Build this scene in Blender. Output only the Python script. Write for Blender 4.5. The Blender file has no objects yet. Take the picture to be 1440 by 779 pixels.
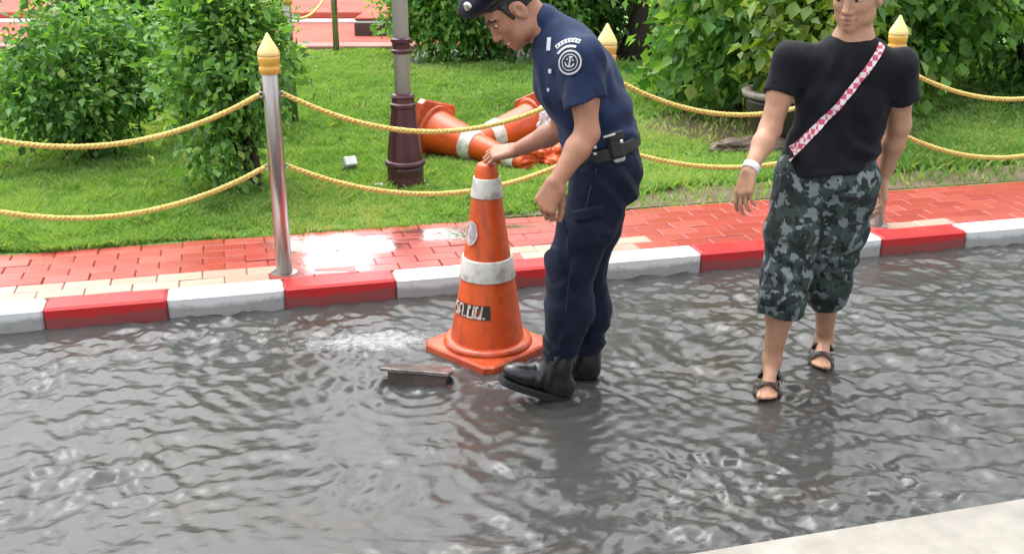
import bpy, math, random
import numpy as np
from mathutils import Vector, Matrix

random.seed(7)
RNG = np.random.default_rng(11)
R = math.radians
scene = bpy.context.scene
COL = scene.collection

# ------------------------------------------------------------------ camera
CAM_H, PITCH, FPX = 1.7, R(19.2), 1500.0
cam_d = bpy.data.cameras.new('camera')
cam = bpy.data.objects.new('camera', cam_d)
COL.objects.link(cam)
cam.location = (0, 0, CAM_H)
cam.rotation_euler = (math.pi / 2 - PITCH, 0, 0)
cam_d.sensor_width = 36.0
cam_d.lens = FPX / 1440.0 * 36.0
cam_d.clip_start = 0.05
cam_d.clip_end = 2000.0
scene.camera = cam

# ------------------------------------------------------------------ sky and sun (bright overcast, sun veiled behind the garden)
SUN_EL, SUN_AZ = R(70), R(-34)          # azimuth measured from +Y towards +X
world = bpy.data.worlds.new('World')
scene.world = world
world.use_nodes = True
wn = world.node_tree
wn.nodes.clear()
w_out = wn.nodes.new('ShaderNodeOutputWorld')
w_bg = wn.nodes.new('ShaderNodeBackground')
w_sky = wn.nodes.new('ShaderNodeTexSky')
w_sky.sky_type = 'NISHITA'
w_sky.sun_disc = False
w_sky.sun_elevation = SUN_EL
w_sky.sun_rotation = SUN_AZ
w_sky.air_density = 1.0
w_sky.dust_density = 4.0
w_sky.ozone_density = 1.0
w_hs = wn.nodes.new('ShaderNodeHueSaturation')
w_hs.inputs['Saturation'].default_value = 0.22
wn.links.new(w_sky.outputs[0], w_hs.inputs['Color'])
wn.links.new(w_hs.outputs[0], w_bg.inputs['Color'])
w_bg.inputs['Strength'].default_value = 0.15
wn.links.new(w_bg.outputs[0], w_out.inputs['Surface'])

sun_d = bpy.data.lights.new('sun', 'SUN')
sun_d.energy = 1.1
sun_d.angle = R(95)
sun_d.color = (1.0, 0.97, 0.92)
sun = bpy.data.objects.new('sun', sun_d)
COL.objects.link(sun)
sdir = Vector((math.sin(SUN_AZ) * math.cos(SUN_EL), math.cos(SUN_AZ) * math.cos(SUN_EL), math.sin(SUN_EL)))
sun.rotation_euler = sdir.to_track_quat('Z', 'Y').to_euler()
sun.location = (0, 0, 10)

vs = scene.view_settings
vs.view_transform = 'Standard'
vs.look = 'None'
vs.exposure = 1.6
vs.gamma = 1.0
vs.use_curve_mapping = False

# ------------------------------------------------------------------ geometry helpers
def at(u, v, Y):
    """a point seen at photo position (u, v) that lies Y metres ahead of the camera"""
    a, b = (u - 720) / FPX, (389.5 - v) / FPX
    cp, sp = math.cos(PITCH), math.sin(PITCH)
    y, z = cp + b * sp, -sp + b * cp
    k = Y / y
    return np.array([a * k, Y, CAM_H + z * k])

KA = math.atan(0.262)
KD = np.array([math.cos(KA), math.sin(KA), 0.0])     # along the kerb
KN = np.array([-math.sin(KA), math.cos(KA), 0.0])    # across it, towards the lawn
KO = np.array([0.0, 4.72, 0.0])
def st(s, t, z=0.0):
    p = KO + KD * s + KN * t
    return np.array([p[0], p[1], z])

def mesh_obj(name, verts, faces, mat, parent=None, smooth=False, loc=None):
    me = bpy.data.meshes.new(name)
    me.from_pydata([tuple(map(float, v)) for v in verts], [], [tuple(map(int, f)) for f in faces])
    if smooth:
        me.polygons.foreach_set('use_smooth', [True] * len(me.polygons))
    me.update()
    o = bpy.data.objects.new(name, me)
    COL.objects.link(o)
    if mat:
        me.materials.append(mat)
    if parent:
        o.parent = parent
    if loc is not None:
        o.location = loc
    return o

def big_mesh(name, V, F, mat, parent=None, smooth=False, attrs=None):
    """fast numpy mesh; F is (n,3) or (n,4)"""
    V = np.asarray(V, np.float32); F = np.asarray(F, np.int32)
    k = F.shape[1]
    me = bpy.data.meshes.new(name)
    me.vertices.add(len(V)); me.vertices.foreach_set('co', V.ravel())
    me.loops.add(F.size); me.loops.foreach_set('vertex_index', F.ravel())
    me.polygons.add(len(F)); me.polygons.foreach_set('loop_start', np.arange(0, F.size, k, dtype=np.int32))
    if smooth:
        me.polygons.foreach_set('use_smooth', np.ones(len(F), dtype=bool))
    for an, (dom, arr) in (attrs or {}).items():
        a = me.attributes.new(an, 'FLOAT', dom)
        a.data.foreach_set('value', np.asarray(arr, np.float32))
    me.update(calc_edges=True)
    me.validate()
    me.materials.append(mat)
    o = bpy.data.objects.new(name, me)
    COL.objects.link(o)
    if parent:
        o.parent = parent
    return o

def empty(name, loc, label, cat, group=None, rotz=0.0):
    o = bpy.data.objects.new(name, None)
    COL.objects.link(o)
    o.location = tuple(map(float, loc)); o.rotation_euler = (0, 0, rotz)
    o.empty_display_size = 0.1
    return tag(o, label, cat, group)

def tag(o, label=None, cat=None, group=None, kind=None):
    if label: o['label'] = label
    if cat: o['category'] = cat
    if group: o['group'] = group
    if kind: o['kind'] = kind
    return o

def keep(o, parent):
    """parent o (built in world coordinates) under an Empty without moving it"""
    o.parent = parent
    o.matrix_parent_inverse = Matrix.LocRotScale(parent.location, parent.rotation_euler, parent.scale).inverted()
    return o

def lathe(profile, n=32, phase=0.0):
    V, F = [], []
    for r, z in profile:
        for i in range(n):
            a = 2 * math.pi * i / n + phase
            V.append((r * math.cos(a), r * math.sin(a), z))
    for j in range(len(profile) - 1):
        for i in range(n):
            F.append((j * n + i, j * n + (i + 1) % n, (j + 1) * n + (i + 1) % n, (j + 1) * n + i))
    F.append(tuple(range(n - 1, -1, -1)))
    F.append(tuple((len(profile) - 1) * n + i for i in range(n)))
    return V, F

def box_vf(sx, sy, sz, bev=0.0):
    """box centred on the origin with chamfered edges when bev is given"""
    if bev <= 0:
        V = [(x * sx / 2, y * sy / 2, z * sz / 2) for z in (-1, 1) for y in (-1, 1) for x in (-1, 1)]
        F = [(0, 2, 3, 1), (4, 5, 7, 6), (0, 1, 5, 4), (1, 3, 7, 5), (3, 2, 6, 7), (2, 0, 4, 6)]
        return V, F
    import bmesh
    bm = bmesh.new()
    bmesh.ops.create_cube(bm, size=1.0)
    for v in bm.verts:
        v.co = Vector((v.co.x * sx, v.co.y * sy, v.co.z * sz))
    bmesh.ops.bevel(bm, geom=bm.edges[:], offset=bev, segments=1, affect='EDGES')
    bm.verts.ensure_lookup_table()
    V = [tuple(v.co) for v in bm.verts]; F = [tuple(v.index for v in f.verts) for f in bm.faces]
    bm.free()
    return V, F

def xf(V, M):
    return [tuple(M @ Vector(v)) for v in V]

def join_vf(parts):
    V, F = [], []
    for v, f in parts:
        o = len(V); V += list(v); F += [tuple(i + o for i in ff) for ff in f]
    return V, F

def tube(path, rad, n=10, cap=True):
    path = [np.asarray(p, float) for p in path]
    if np.isscalar(rad):
        rad = [rad] * len(path)
    V, F = [], []
    up = np.array([0.03, 0.02, 1.0])
    prev = None
    for i, p in enumerate(path):
        t = path[min(i + 1, len(path) - 1)] - path[max(i - 1, 0)]
        t = t / (np.linalg.norm(t) + 1e-9)
        if prev is None:
            a = np.cross(t, up) if abs(t[2]) < 0.95 else np.cross(t, np.array([1.0, 0, 0]))
        else:
            a = prev - t * np.dot(prev, t)
        a /= np.linalg.norm(a); prev = a
        b = np.cross(t, a)
        for k in range(n):
            q = 2 * math.pi * k / n
            V.append(p + rad[i] * (math.cos(q) * a + math.sin(q) * b))
    for i in range(len(path) - 1):
        for k in range(n):
            F.append((i * n + k, i * n + (k + 1) % n, (i + 1) * n + (k + 1) % n, (i + 1) * n + k))
    if cap:
        F.append(tuple(range(n - 1, -1, -1))); F.append(tuple((len(path) - 1) * n + k for k in range(n)))
    return V, F

_lat = RNG.random((32, 32, 32)).astype(np.float32)
def vnoise(x, y, z):
    """tileable value noise in -1..1"""
    xi, yi, zi = np.floor(x).astype(int), np.floor(y).astype(int), np.floor(z).astype(int)
    fx, fy, fz = x - xi, y - yi, z - zi
    fx, fy, fz = fx * fx * (3 - 2 * fx), fy * fy * (3 - 2 * fy), fz * fz * (3 - 2 * fz)
    out = 0
    for dx in (0, 1):
        for dy in (0, 1):
            for dz in (0, 1):
                w = (fx if dx else 1 - fx) * (fy if dy else 1 - fy) * (fz if dz else 1 - fz)
                out = out + w * _lat[(xi + dx) % 32, (yi + dy) % 32, (zi + dz) % 32]
    return out * 2 - 1

# ------------------------------------------------------------------ materials
def lin(c):
    return tuple(((x / 255 / 12.92) if x / 255 <= 0.04045 else ((x / 255 + 0.055) / 1.055) ** 2.4) for x in c)

class NT:
    def __init__(self, name):
        self.m = bpy.data.materials.new(name); self.m.use_nodes = True
        self.t = self.m.node_tree; self.b = self.t.nodes['Principled BSDF']
        self.out = self.t.nodes['Material Output']
        self._tc = None
    def n(self, kind, **kw):
        nd = self.t.nodes.new(kind)
        for k, v in kw.items():
            if k in nd.inputs: nd.inputs[k].default_value = v
            else: setattr(nd, k, v)
        return nd
    def l(self, a, b): self.t.links.new(a, b)
    def co(self, kind='Object'):
        if self._tc is None: self._tc = self.n('ShaderNodeTexCoord')
        return self._tc.outputs[kind]
    def noise(self, scale, detail=4.0, rough=0.55, co='Object', stretch=None):
        nd = self.n('ShaderNodeTexNoise'); nd.inputs['Scale'].default_value = scale
        nd.inputs['Detail'].default_value = detail; nd.inputs['Roughness'].default_value = rough
        src = self.co(co)
        if stretch:
            mp = self.n('ShaderNodeMapping'); mp.inputs['Scale'].default_value = stretch
            self.l(src, mp.inputs['Vector']); src = mp.outputs[0]
        self.l(src, nd.inputs['Vector'])
        return nd.outputs['Fac']
    def ramp(self, fac, stops, interp='LINEAR'):
        nd = self.n('ShaderNodeValToRGB'); cr = nd.color_ramp; cr.interpolation = interp
        while len(cr.elements) < len(stops): cr.elements.new(0.5)
        for e, (p, c) in zip(cr.elements, stops):
            e.position = p; e.color = (*c, 1) if len(c) == 3 else c
        self.l(fac, nd.inputs['Fac'])
        return nd.outputs['Color']
    def mix(self, fac, a, b, mode='MIX'):
        nd = self.n('ShaderNodeMix'); nd.data_type = 'RGBA'; nd.blend_type = mode
        for inp, val in ((nd.inputs[0], fac), (nd.inputs[6], a), (nd.inputs[7], b)):
            if hasattr(val, 'is_output') or hasattr(val, 'node'): self.l(val, inp)
            elif isinstance(val, (int, float)): inp.default_value = val
            else: inp.default_value = (*val, 1)
        return nd.outputs[2]
    def bump(self, h, strength=0.3, dist=0.01):
        nd = self.n('ShaderNodeBump'); nd.inputs['Strength'].default_value = strength
        nd.inputs['Distance'].default_value = dist
        self.l(h, nd.inputs['Height']); self.l(nd.outputs[0], self.b.inputs['Normal'])
    def val(self, fac, a, b):
        nd = self.n('ShaderNodeMapRange'); nd.inputs['To Min'].default_value = a; nd.inputs['To Max'].default_value = b
        self.l(fac, nd.inputs['Value']); return nd.outputs[0]

def simple(name, c1, c2=None, scale=8.0, rough=0.6, metal=0.0, bump=0.0, bscale=60.0, spec=0.5, rvar=0.0, detail=5.0, lo=0.35, hi=0.65, stretch=None, coat=0.0):
    M = NT(name)
    c2 = c2 or tuple(x * 0.75 for x in c1)
    f = M.noise(scale, detail, stretch=stretch)
    M.l(M.ramp(f, [(lo, c2), (hi, c1)]), M.b.inputs['Base Color'])
    M.b.inputs['Metallic'].default_value = metal
    M.b.inputs['Specular IOR Level'].default_value = spec
    M.b.inputs['Coat Weight'].default_value = coat
    M.b.inputs['Coat Roughness'].default_value = 0.15
    if rvar:
        M.l(M.val(M.noise(scale * 2.3, 3), rough - rvar, rough + rvar), M.b.inputs['Roughness'])
    else:
        M.b.inputs['Roughness'].default_value = rough
    if bump:
        M.bump(M.noise(bscale, 4), bump, 0.005)
    return M.m

MT = {}
MT['steel'] = simple('brushed_steel', (0.50, 0.46, 0.44), (0.36, 0.33, 0.31), 6, 0.34, 1.0, stretch=(60, 60, 1))
MT['gold'] = simple('gold_paint', (0.75, 0.42, 0.05), (0.60, 0.30, 0.03), 14, 0.35, 0.0, spec=0.7, coat=0.4)
MT['gold_pale'] = simple('pale_gold_paint', (0.80, 0.64, 0.26), (0.74, 0.52, 0.15), 14, 0.35, 0.0, spec=0.7, coat=0.4)
MT['rope'] = simple('yellow_rope', (0.68, 0.50, 0.14), (0.50, 0.33, 0.07), 60, 0.6, bump=0.5, bscale=300)
MT['maroon'] = simple('maroon_paint', (0.075, 0.018, 0.026), (0.045, 0.012, 0.018), 9, 0.32, spec=0.5, bump=0.15, bscale=50, rvar=0.1)
MT['pole'] = simple('galvanised_pole', (0.46, 0.48, 0.48), (0.38, 0.40, 0.40), 5, 0.42, 0.0, stretch=(20, 20, 1))
MT['kerb_white'] = None
MT['hair'] = simple('black_hair', (0.012, 0.010, 0.010), (0.004, 0.004, 0.004), 160, 0.45, stretch=(1, 1, 6), bump=0.6, bscale=260)
MT['leather'] = simple('wet_black_leather', (0.014, 0.014, 0.016), (0.006, 0.006, 0.008), 30, 0.26, spec=0.6, bump=0.25, bscale=90, rvar=0.1)
MT['rubber'] = simple('black_rubber', (0.012, 0.012, 0.012), None, 30, 0.5)
MT['webbing'] = simple('black_webbing', (0.012, 0.012, 0.014), (0.006, 0.006, 0.008), 90, 0.55, bump=0.4, bscale=240)
MT['buckle'] = simple('buckle_metal', (0.7, 0.7, 0.68), (0.5, 0.5, 0.5), 30, 0.25, 1.0)
MT['patch_white'] = simple('white_stitching', (0.55, 0.57, 0.62), (0.36, 0.38, 0.44), 200, 0.8, bump=0.4, bscale=400)
MT['patch_navy'] = simple('patch_navy', (0.012, 0.016, 0.032), None, 120, 0.8)
MT['eye_white'] = simple('eye_white', (0.62, 0.60, 0.57), None, 20, 0.2)
MT['eye_dark'] = simple('eye_dark', (0.008, 0.005, 0.004), None, 20, 0.15)
MT['lips'] = simple('lips', (0.30, 0.10, 0.08), (0.24, 0.08, 0.07), 60, 0.45)
MT['teeth'] = simple('teeth', (0.72, 0.69, 0.62), None, 60, 0.3)
MT['white_band'] = simple('white_plastic_band', (0.62, 0.60, 0.55), (0.36, 0.31, 0.26), 22, 0.4, bump=0.2, bscale=40, lo=0.34, hi=0.52, detail=8.0)
MT['black_print'] = simple('black_print', (0.022, 0.016, 0.013), (0.30, 0.05, 0.012), 30, 0.5, lo=0.34, hi=0.46)
MT['white_print'] = simple('white_print', (0.66, 0.62, 0.60), (0.42, 0.26, 0.20), 42, 0.5)
MT['sticker_grey'] = simple('sticker_grey', (0.48, 0.43, 0.45), (0.24, 0.20, 0.21), 40, 0.5)
MT['wrist_white'] = simple('white_wristband', (0.75, 0.75, 0.76), (0.6, 0.6, 0.62), 50, 0.5)
MT['wood_trunk'] = simple('bark', (0.055, 0.040, 0.028), (0.022, 0.016, 0.012), 14, 0.85, bump=0.9, bscale=30, stretch=(1, 1, 0.3))
MT['pot'] = simple('dark_glazed_pot', (0.035, 0.026, 0.022), (0.018, 0.014, 0.012), 9, 0.42, bump=0.2)
MT['pot_rim'] = simple('pot_rim_stone', (0.26, 0.23, 0.20), (0.17, 0.14, 0.12), 12, 0.5, bump=0.3)
MT['rock'] = simple('brown_rock', (0.16, 0.115, 0.08), (0.07, 0.05, 0.036), 9, 0.6, bump=0.8, bscale=40)
MT['bag'] = simple('white_plastic_bag', (0.72, 0.70, 0.72), (0.55, 0.50, 0.54), 9, 0.35, bump=0.4, bscale=40)
MT['bag_print'] = simple('bag_print', (0.10, 0.09, 0.12), (0.2, 0.1, 0.12), 40, 0.5)
MT['net'] = simple('orange_sheet', (0.72, 0.11, 0.014), (0.50, 0.055, 0.010), 22, 0.45, bump=0.7, bscale=60)
MT['light_grey'] = simple('grey_plastic', (0.45, 0.46, 0.46), (0.3, 0.31, 0.31), 22, 0.45)
MT['dark_grey'] = simple('dark_metal', (0.08, 0.08, 0.08), None, 22, 0.45)
MT['lens'] = simple('lamp_lens', (0.70, 0.74, 0.72), (0.6, 0.64, 0.62), 10, 0.12)
MT['globe'] = simple('milky_globe', (0.75, 0.74, 0.70), (0.7, 0.69, 0.65), 6, 0.3)

def cone_mat():
    M = NT('cone_orange')
    f = M.noise(7, 6)
    col = M.ramp(f, [(0.25, (0.46, 0.050, 0.010)), (0.5, (0.60, 0.078, 0.010)), (0.75, (0.66, 0.098, 0.014))])
    d = M.noise(26, 6, 0.7, stretch=(1, 1, 0.25))
    col = M.mix(M.val(M.ramp(d, [(0.50, (0, 0, 0)), (0.72, (1, 1, 1))]), 0, 0.75), col, (0.17, 0.05, 0.024))
    col = M.mix(M.val(M.ramp(M.noise(60, 6, 0.75), [(0.60, (0, 0, 0)), (0.70, (1, 1, 1))]), 0, 0.5), col, (0.60, 0.26, 0.16))
    M.l(col, M.b.inputs['Base Color'])
    M.l(M.val(M.noise(12, 4), 0.22, 0.5), M.b.inputs['Roughness'])
    M.bump(M.noise(34, 5), 0.18, 0.006)
    return M.m
MT['cone'] = cone_mat()
def cone_base_mat():
    M = NT('cone_base_wet')
    col = M.ramp(M.noise(9, 6, 0.65), [(0.3, (0.26, 0.035, 0.014)), (0.55, (0.48, 0.075, 0.022)), (0.75, (0.50, 0.13, 0.06))])
    M.l(col, M.b.inputs['Base Color'])
    M.l(M.val(M.noise(16, 4), 0.08, 0.38), M.b.inputs['Roughness'])
    M.bump(M.noise(30, 5), 0.35, 0.006)
    return M.m
MT['cone_base'] = cone_base_mat()

def fabric(name, c1, c2, rough=0.85, weave=420, fold=14):
    M = NT(name)
    col = M.ramp(M.noise(fold, 5), [(0.32, c2), (0.66, c1)])
    M.l(col, M.b.inputs['Base Color'])
    M.b.inputs['Roughness'].default_value = rough
    M.b.inputs['Sheen Weight'].default_value = 0.05
    M.b.inputs['Specular IOR Level'].default_value = 0.18
    M.b.inputs['Sheen Roughness'].default_value = 0.5
    M.bump(M.noise(weave, 2), 0.25, 0.002)
    return M.m
MT['shirt'] = fabric('navy_shirt', (0.013, 0.024, 0.066), (0.009, 0.017, 0.048))
MT['trousers'] = fabric('navy_trousers', (0.0052, 0.0092, 0.026), (0.0034, 0.0060, 0.017))
MT['beret'] = fabric('dark_beret', (0.010, 0.011, 0.020), (0.006, 0.007, 0.013), 0.95)
MT['tee'] = fabric('black_tee', (0.0065, 0.007, 0.011), (0.004, 0.0045, 0.007))

def camo_mat():
    M = NT('camouflage_cloth')
    a = M.noise(16, 3, 0.5, stretch=(1, 1, 1.3)); b = M.noise(21, 3, 0.55, stretch=(1.2, 1, 1))
    base = M.mix(M.ramp(a, [(0.49, (0, 0, 0)), (0.52, (1, 1, 1))]), (0.026, 0.044, 0.040), (0.009, 0.015, 0.014))
    base = M.mix(M.ramp(b, [(0.54, (0, 0, 0)), (0.57, (1, 1, 1))]), base, (0.13, 0.16, 0.17))
    c = M.noise(30, 2, 0.5)
    base = M.mix(M.ramp(c, [(0.60, (0, 0, 0)), (0.63, (1, 1, 1))]), base, (0.006, 0.007, 0.007))
    M.l(base, M.b.inputs['Base Color']); M.b.inputs['Roughness'].default_value = 0.9
    M.bump(M.noise(380, 2), 0.25, 0.002)
    return M.m
MT['camo'] = camo_mat()

def strap_mat():
    M = NT('checked_strap')
    ck = M.n('ShaderNodeTexChecker', Scale=55.0)
    ck.inputs['Color1'].default_value = (0.62, 0.55, 0.57, 1); ck.inputs['Color2'].default_value = (0.45, 0.06, 0.12, 1)
    M.l(M.co(), ck.inputs['Vector']); M.l(ck.outputs[0], M.b.inputs['Base Color'])
    return M.m
MT['strap'] = strap_mat()

def skin_mat(name, c):
    M = NT(name)
    d = tuple(x * k for x, k in zip(c, (0.74, 0.62, 0.56)))
    col = M.ramp(M.noise(17, 7, 0.65), [(0.3, d), (0.68, c)])
    col = M.mix(M.val(M.ramp(M.noise(210, 3), [(0.5, (0, 0, 0)), (0.75, (1, 1, 1))]), 0, 0.35), col, tuple(x * 0.62 for x in c))
    M.l(col, M.b.inputs['Base Color'])
    M.l(M.val(M.noise(40, 4), 0.36, 0.62), M.b.inputs['Roughness'])
    M.b.inputs['Subsurface Weight'].default_value = 0.06
    M.b.inputs['Subsurface Radius'].default_value = (0.012, 0.004, 0.002)
    M.b.inputs['Subsurface Scale'].default_value = 0.5
    M.bump(M.noise(150, 5, 0.7), 0.35, 0.003)
    return M.m
MT['skin'] = skin_mat('skin', (0.38, 0.185, 0.115))
MT['skin_pale'] = skin_mat('skin_lighter', (0.47, 0.27, 0.175))

def brick_mat(name, ca, cb, cc):
    M = NT(name)
    oi = M.n('ShaderNodeObjectInfo')
    c = M.ramp(oi.outputs['Random'], [(0.0, ca), (0.5, cb), (1.0, cc)])
    g = M.noise(34, 6, 0.7)
    c = M.mix(M.val(M.ramp(g, [(0.42, (0, 0, 0)), (0.72, (1, 1, 1))]), 0, 0.45), c, tuple(x * 0.45 for x in cb))
    g2 = M.noise(3.1, 5, 0.6, co='Object')
    c = M.mix(M.val(M.ramp(g2, [(0.56, (0, 0, 0)), (0.75, (1, 1, 1))]), 0, 0.25), c, (0.30, 0.22, 0.17))
    M.l(c, M.b.inputs['Base Color'])
    M.l(M.val(M.noise(2.2, 5, co='Object'), 0.05, 0.38), M.b.inputs['Roughness'])
    M.b.inputs['Specular IOR Level'].default_value = 0.7
    M.bump(M.noise(90, 5, 0.7), 0.35, 0.004)
    return M.m
MT['brick'] = brick_mat('red_paver', (0.32, 0.050, 0.038), (0.37, 0.064, 0.050), (0.42, 0.095, 0.075))
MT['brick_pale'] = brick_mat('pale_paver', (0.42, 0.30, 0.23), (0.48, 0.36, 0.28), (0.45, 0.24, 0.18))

def paint_mat(name, c, chip, dirt=0.5):
    M = NT(name)
    base = M.ramp(M.noise(5, 5), [(0.3, tuple(x * 0.9 for x in c)), (0.7, c)])
    base = M.mix(M.val(M.ramp(M.noise(15, 9, 0.76), [(0.56, (0, 0, 0)), (0.64, (1, 1, 1))]), 0, dirt), base, chip)
    sp = M.n('ShaderNodeSeparateXYZ'); M.l(M.co(), sp.inputs[0])
    ad = M.n('ShaderNodeMath'); ad.operation = 'MULTIPLY_ADD'; M.l(M.noise(9, 5, 0.7), ad.inputs[0]); ad.inputs[1].default_value = -0.075; M.l(sp.outputs['Z'], ad.inputs[2])
    base = M.mix(M.ramp(ad.outputs[0], [(0.0, (0.75, 0.75, 0.75)), (0.022, (0, 0, 0))]), base, tuple(0.5 * x + 0.03 for x in chip))
    base = M.mix(M.val(M.ramp(M.noise(2.3, 6, 0.7), [(0.52, (0, 0, 0)), (0.72, (1, 1, 1))]), 0, 0.30), base, tuple(0.7 * x for x in chip))
    M.l(base, M.b.inputs['Base Color'])
    M.l(M.val(M.noise(8, 4), 0.2, 0.5), M.b.inputs['Roughness'])
    M.bump(M.noise(60, 5, 0.65), 0.3, 0.005)
    return M.m
MT['kerb_white'] = paint_mat('white_kerb_paint', (0.66, 0.67, 0.66), (0.34, 0.34, 0.33), 0.75)
MT['kerb_red'] = paint_mat('red_kerb_paint', (0.50, 0.018, 0.020), (0.26, 0.06, 0.055), 0.7)
MT['concrete'] = simple('pale_concrete', (0.27, 0.255, 0.225), (0.19, 0.178, 0.155), 7, 0.7, bump=0.5, bscale=70)
MT['joint'] = simple('wet_joint_sand', (0.24, 0.075, 0.055), (0.17, 0.06, 0.045), 20, 0.6, bump=0.5)
MT['asphalt'] = simple('asphalt', (0.05, 0.05, 0.048), (0.035, 0.035, 0.034), 20, 0.8, bump=0.6, bscale=150)
MT['slab'] = simple('wet_slab', (0.15, 0.125, 0.115), (0.055, 0.043, 0.038), 16, 0.12, bump=0.5, bscale=40)
MT['slab_side'] = simple('slab_side_brown', (0.060, 0.038, 0.028), (0.030, 0.020, 0.016), 16, 0.45, bump=0.6, bscale=50)  # plain dark brown for the block under the drain slab
MT['plaza'] = simple('red_plaza', (0.46, 0.095, 0.065), (0.36, 0.065, 0.045), 1.4, 0.75, bump=0.15, bscale=20, spec=0.2)
MT['pink_edge'] = simple('pink_edging', (0.38, 0.19, 0.165), (0.28, 0.13, 0.11), 4, 0.8)
MT['dark_step'] = simple('dark_step', (0.075, 0.062, 0.058), (0.045, 0.04, 0.04), 5, 0.5)

def lawn_mat():
    M = NT('lawn_soil')
    c = M.ramp(M.noise(2.2, 6), [(0.3, (0.085, 0.160, 0.035)), (0.7, (0.12, 0.22, 0.05))])
    M.l(c, M.b.inputs['Base Color']); M.b.inputs['Roughness'].default_value = 0.9
    M.bump(M.noise(40, 5), 0.8, 0.02)
    return M.m
MT['lawn'] = lawn_mat()
MT['mud'] = simple('wet_soil', (0.135, 0.098, 0.062), (0.075, 0.052, 0.034), 6, 0.42, bump=0.9, bscale=30, rvar=0.2)

def leaf_mat(name, stops, trans=0.5, rough=0.42):
    M = NT(name)
    at_ = M.n('ShaderNodeAttribute'); at_.attribute_name = 'rnd'
    c = M.ramp(at_.outputs['Fac'], stops)
    M.l(c, M.b.inputs['Base Color']); M.b.inputs['Roughness'].default_value = rough
    tr = M.n('ShaderNodeBsdfTranslucent')
    br = M.mix(1.0, c, (1.0, 1.0, 0.35), 'MULTIPLY')
    M.l(br, tr.inputs['Color'])
    mx = M.n('ShaderNodeMixShader'); mx.inputs[0].default_value = trans
    M.l(M.b.outputs[0], mx.inputs[1]); M.l(tr.outputs[0], mx.inputs[2]); M.l(mx.outputs[0], M.out.inputs['Surface'])
    return M.m
MT['grass'] = leaf_mat('grass_blades', [(0.0, (0.12, 0.24, 0.050)), (0.45, (0.22, 0.41, 0.095)), (0.8, (0.31, 0.50, 0.13)), (1.0, (0.48, 0.50, 0.20))], 0.42, 0.5)
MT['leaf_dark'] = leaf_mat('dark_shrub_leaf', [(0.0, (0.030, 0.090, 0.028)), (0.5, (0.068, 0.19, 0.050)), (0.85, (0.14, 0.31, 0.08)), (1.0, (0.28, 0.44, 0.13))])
MT['leaf_mid'] = leaf_mat('mid_shrub_leaf', [(0.0, (0.05, 0.15, 0.034)), (0.5, (0.13, 0.31, 0.07)), (0.85, (0.23, 0.44, 0.11)), (1.0, (0.42, 0.56, 0.18))])
MT['leaf_fresh'] = leaf_mat('fresh_shrub_leaf', [(0.0, (0.06, 0.18, 0.035)), (0.5, (0.17, 0.38, 0.08)), (0.85, (0.30, 0.52, 0.13)), (1.0, (0.52, 0.64, 0.22))], 0.5)
MT['leaf_bright'] = leaf_mat('bright_shrub_leaf', [(0.0, (0.06, 0.14, 0.02)), (0.5, (0.16, 0.28, 0.035)), (1.0, (0.36, 0.44, 0.07))], 0.4)

def water_mat():
    M = NT('muddy_flood_water')
    fo = M.n('ShaderNodeAttribute'); fo.attribute_name = 'foam'
    mud = M.ramp(M.noise(1.7, 6, 0.6), [(0.30, (0.042, 0.037, 0.031)), (0.48, (0.044, 0.044, 0.043)), (0.70, (0.053, 0.055, 0.056))])
    n = M.noise(30, 8, 0.78, stretch=(0.7, 1.2, 1))
    add = M.n('ShaderNodeMath'); add.operation = 'MULTIPLY_ADD'
    M.l(fo.outputs['Fac'], add.inputs[0]); add.inputs[1].default_value = 1.0; M.l(n, add.inputs[2])
    fm = M.ramp(add.outputs[0], [(0.80, (0, 0, 0)), (1.35, (0.85, 0.85, 0.85))])
    c = M.mix(fm, mud, (0.26, 0.27, 0.275))
    M.l(c, M.b.inputs['Base Color'])
    M.l(M.val(fm, 0.045, 0.5), M.b.inputs['Roughness'])
    M.b.inputs['IOR'].default_value = 1.40
    M.bump(M.noise(26, 6, 0.65, stretch=(0.6, 1, 1)), 0.22, 0.012)
    return M.m
MT['water'] = water_mat()

# ------------------------------------------------------------------ the setting: road, flood water, kerbs, pavements, lawn
def quad_st(s0, s1, t0, t1, z):
    return [st(s0, t0, z), st(s1, t0, z), st(s1, t1, z), st(s0, t1, z)], [(0, 1, 2, 3)]

V, F = quad_st(-200, 200, -200, 200, -0.20)
tag(mesh_obj('ground', V, F, MT['asphalt']), kind='structure')
ROAD_Z = -0.022
V, F = quad_st(-40, 40, -2.31, 0.02, ROAD_Z)
tag(mesh_obj('road', V, F, MT['asphalt']), kind='structure')

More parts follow.
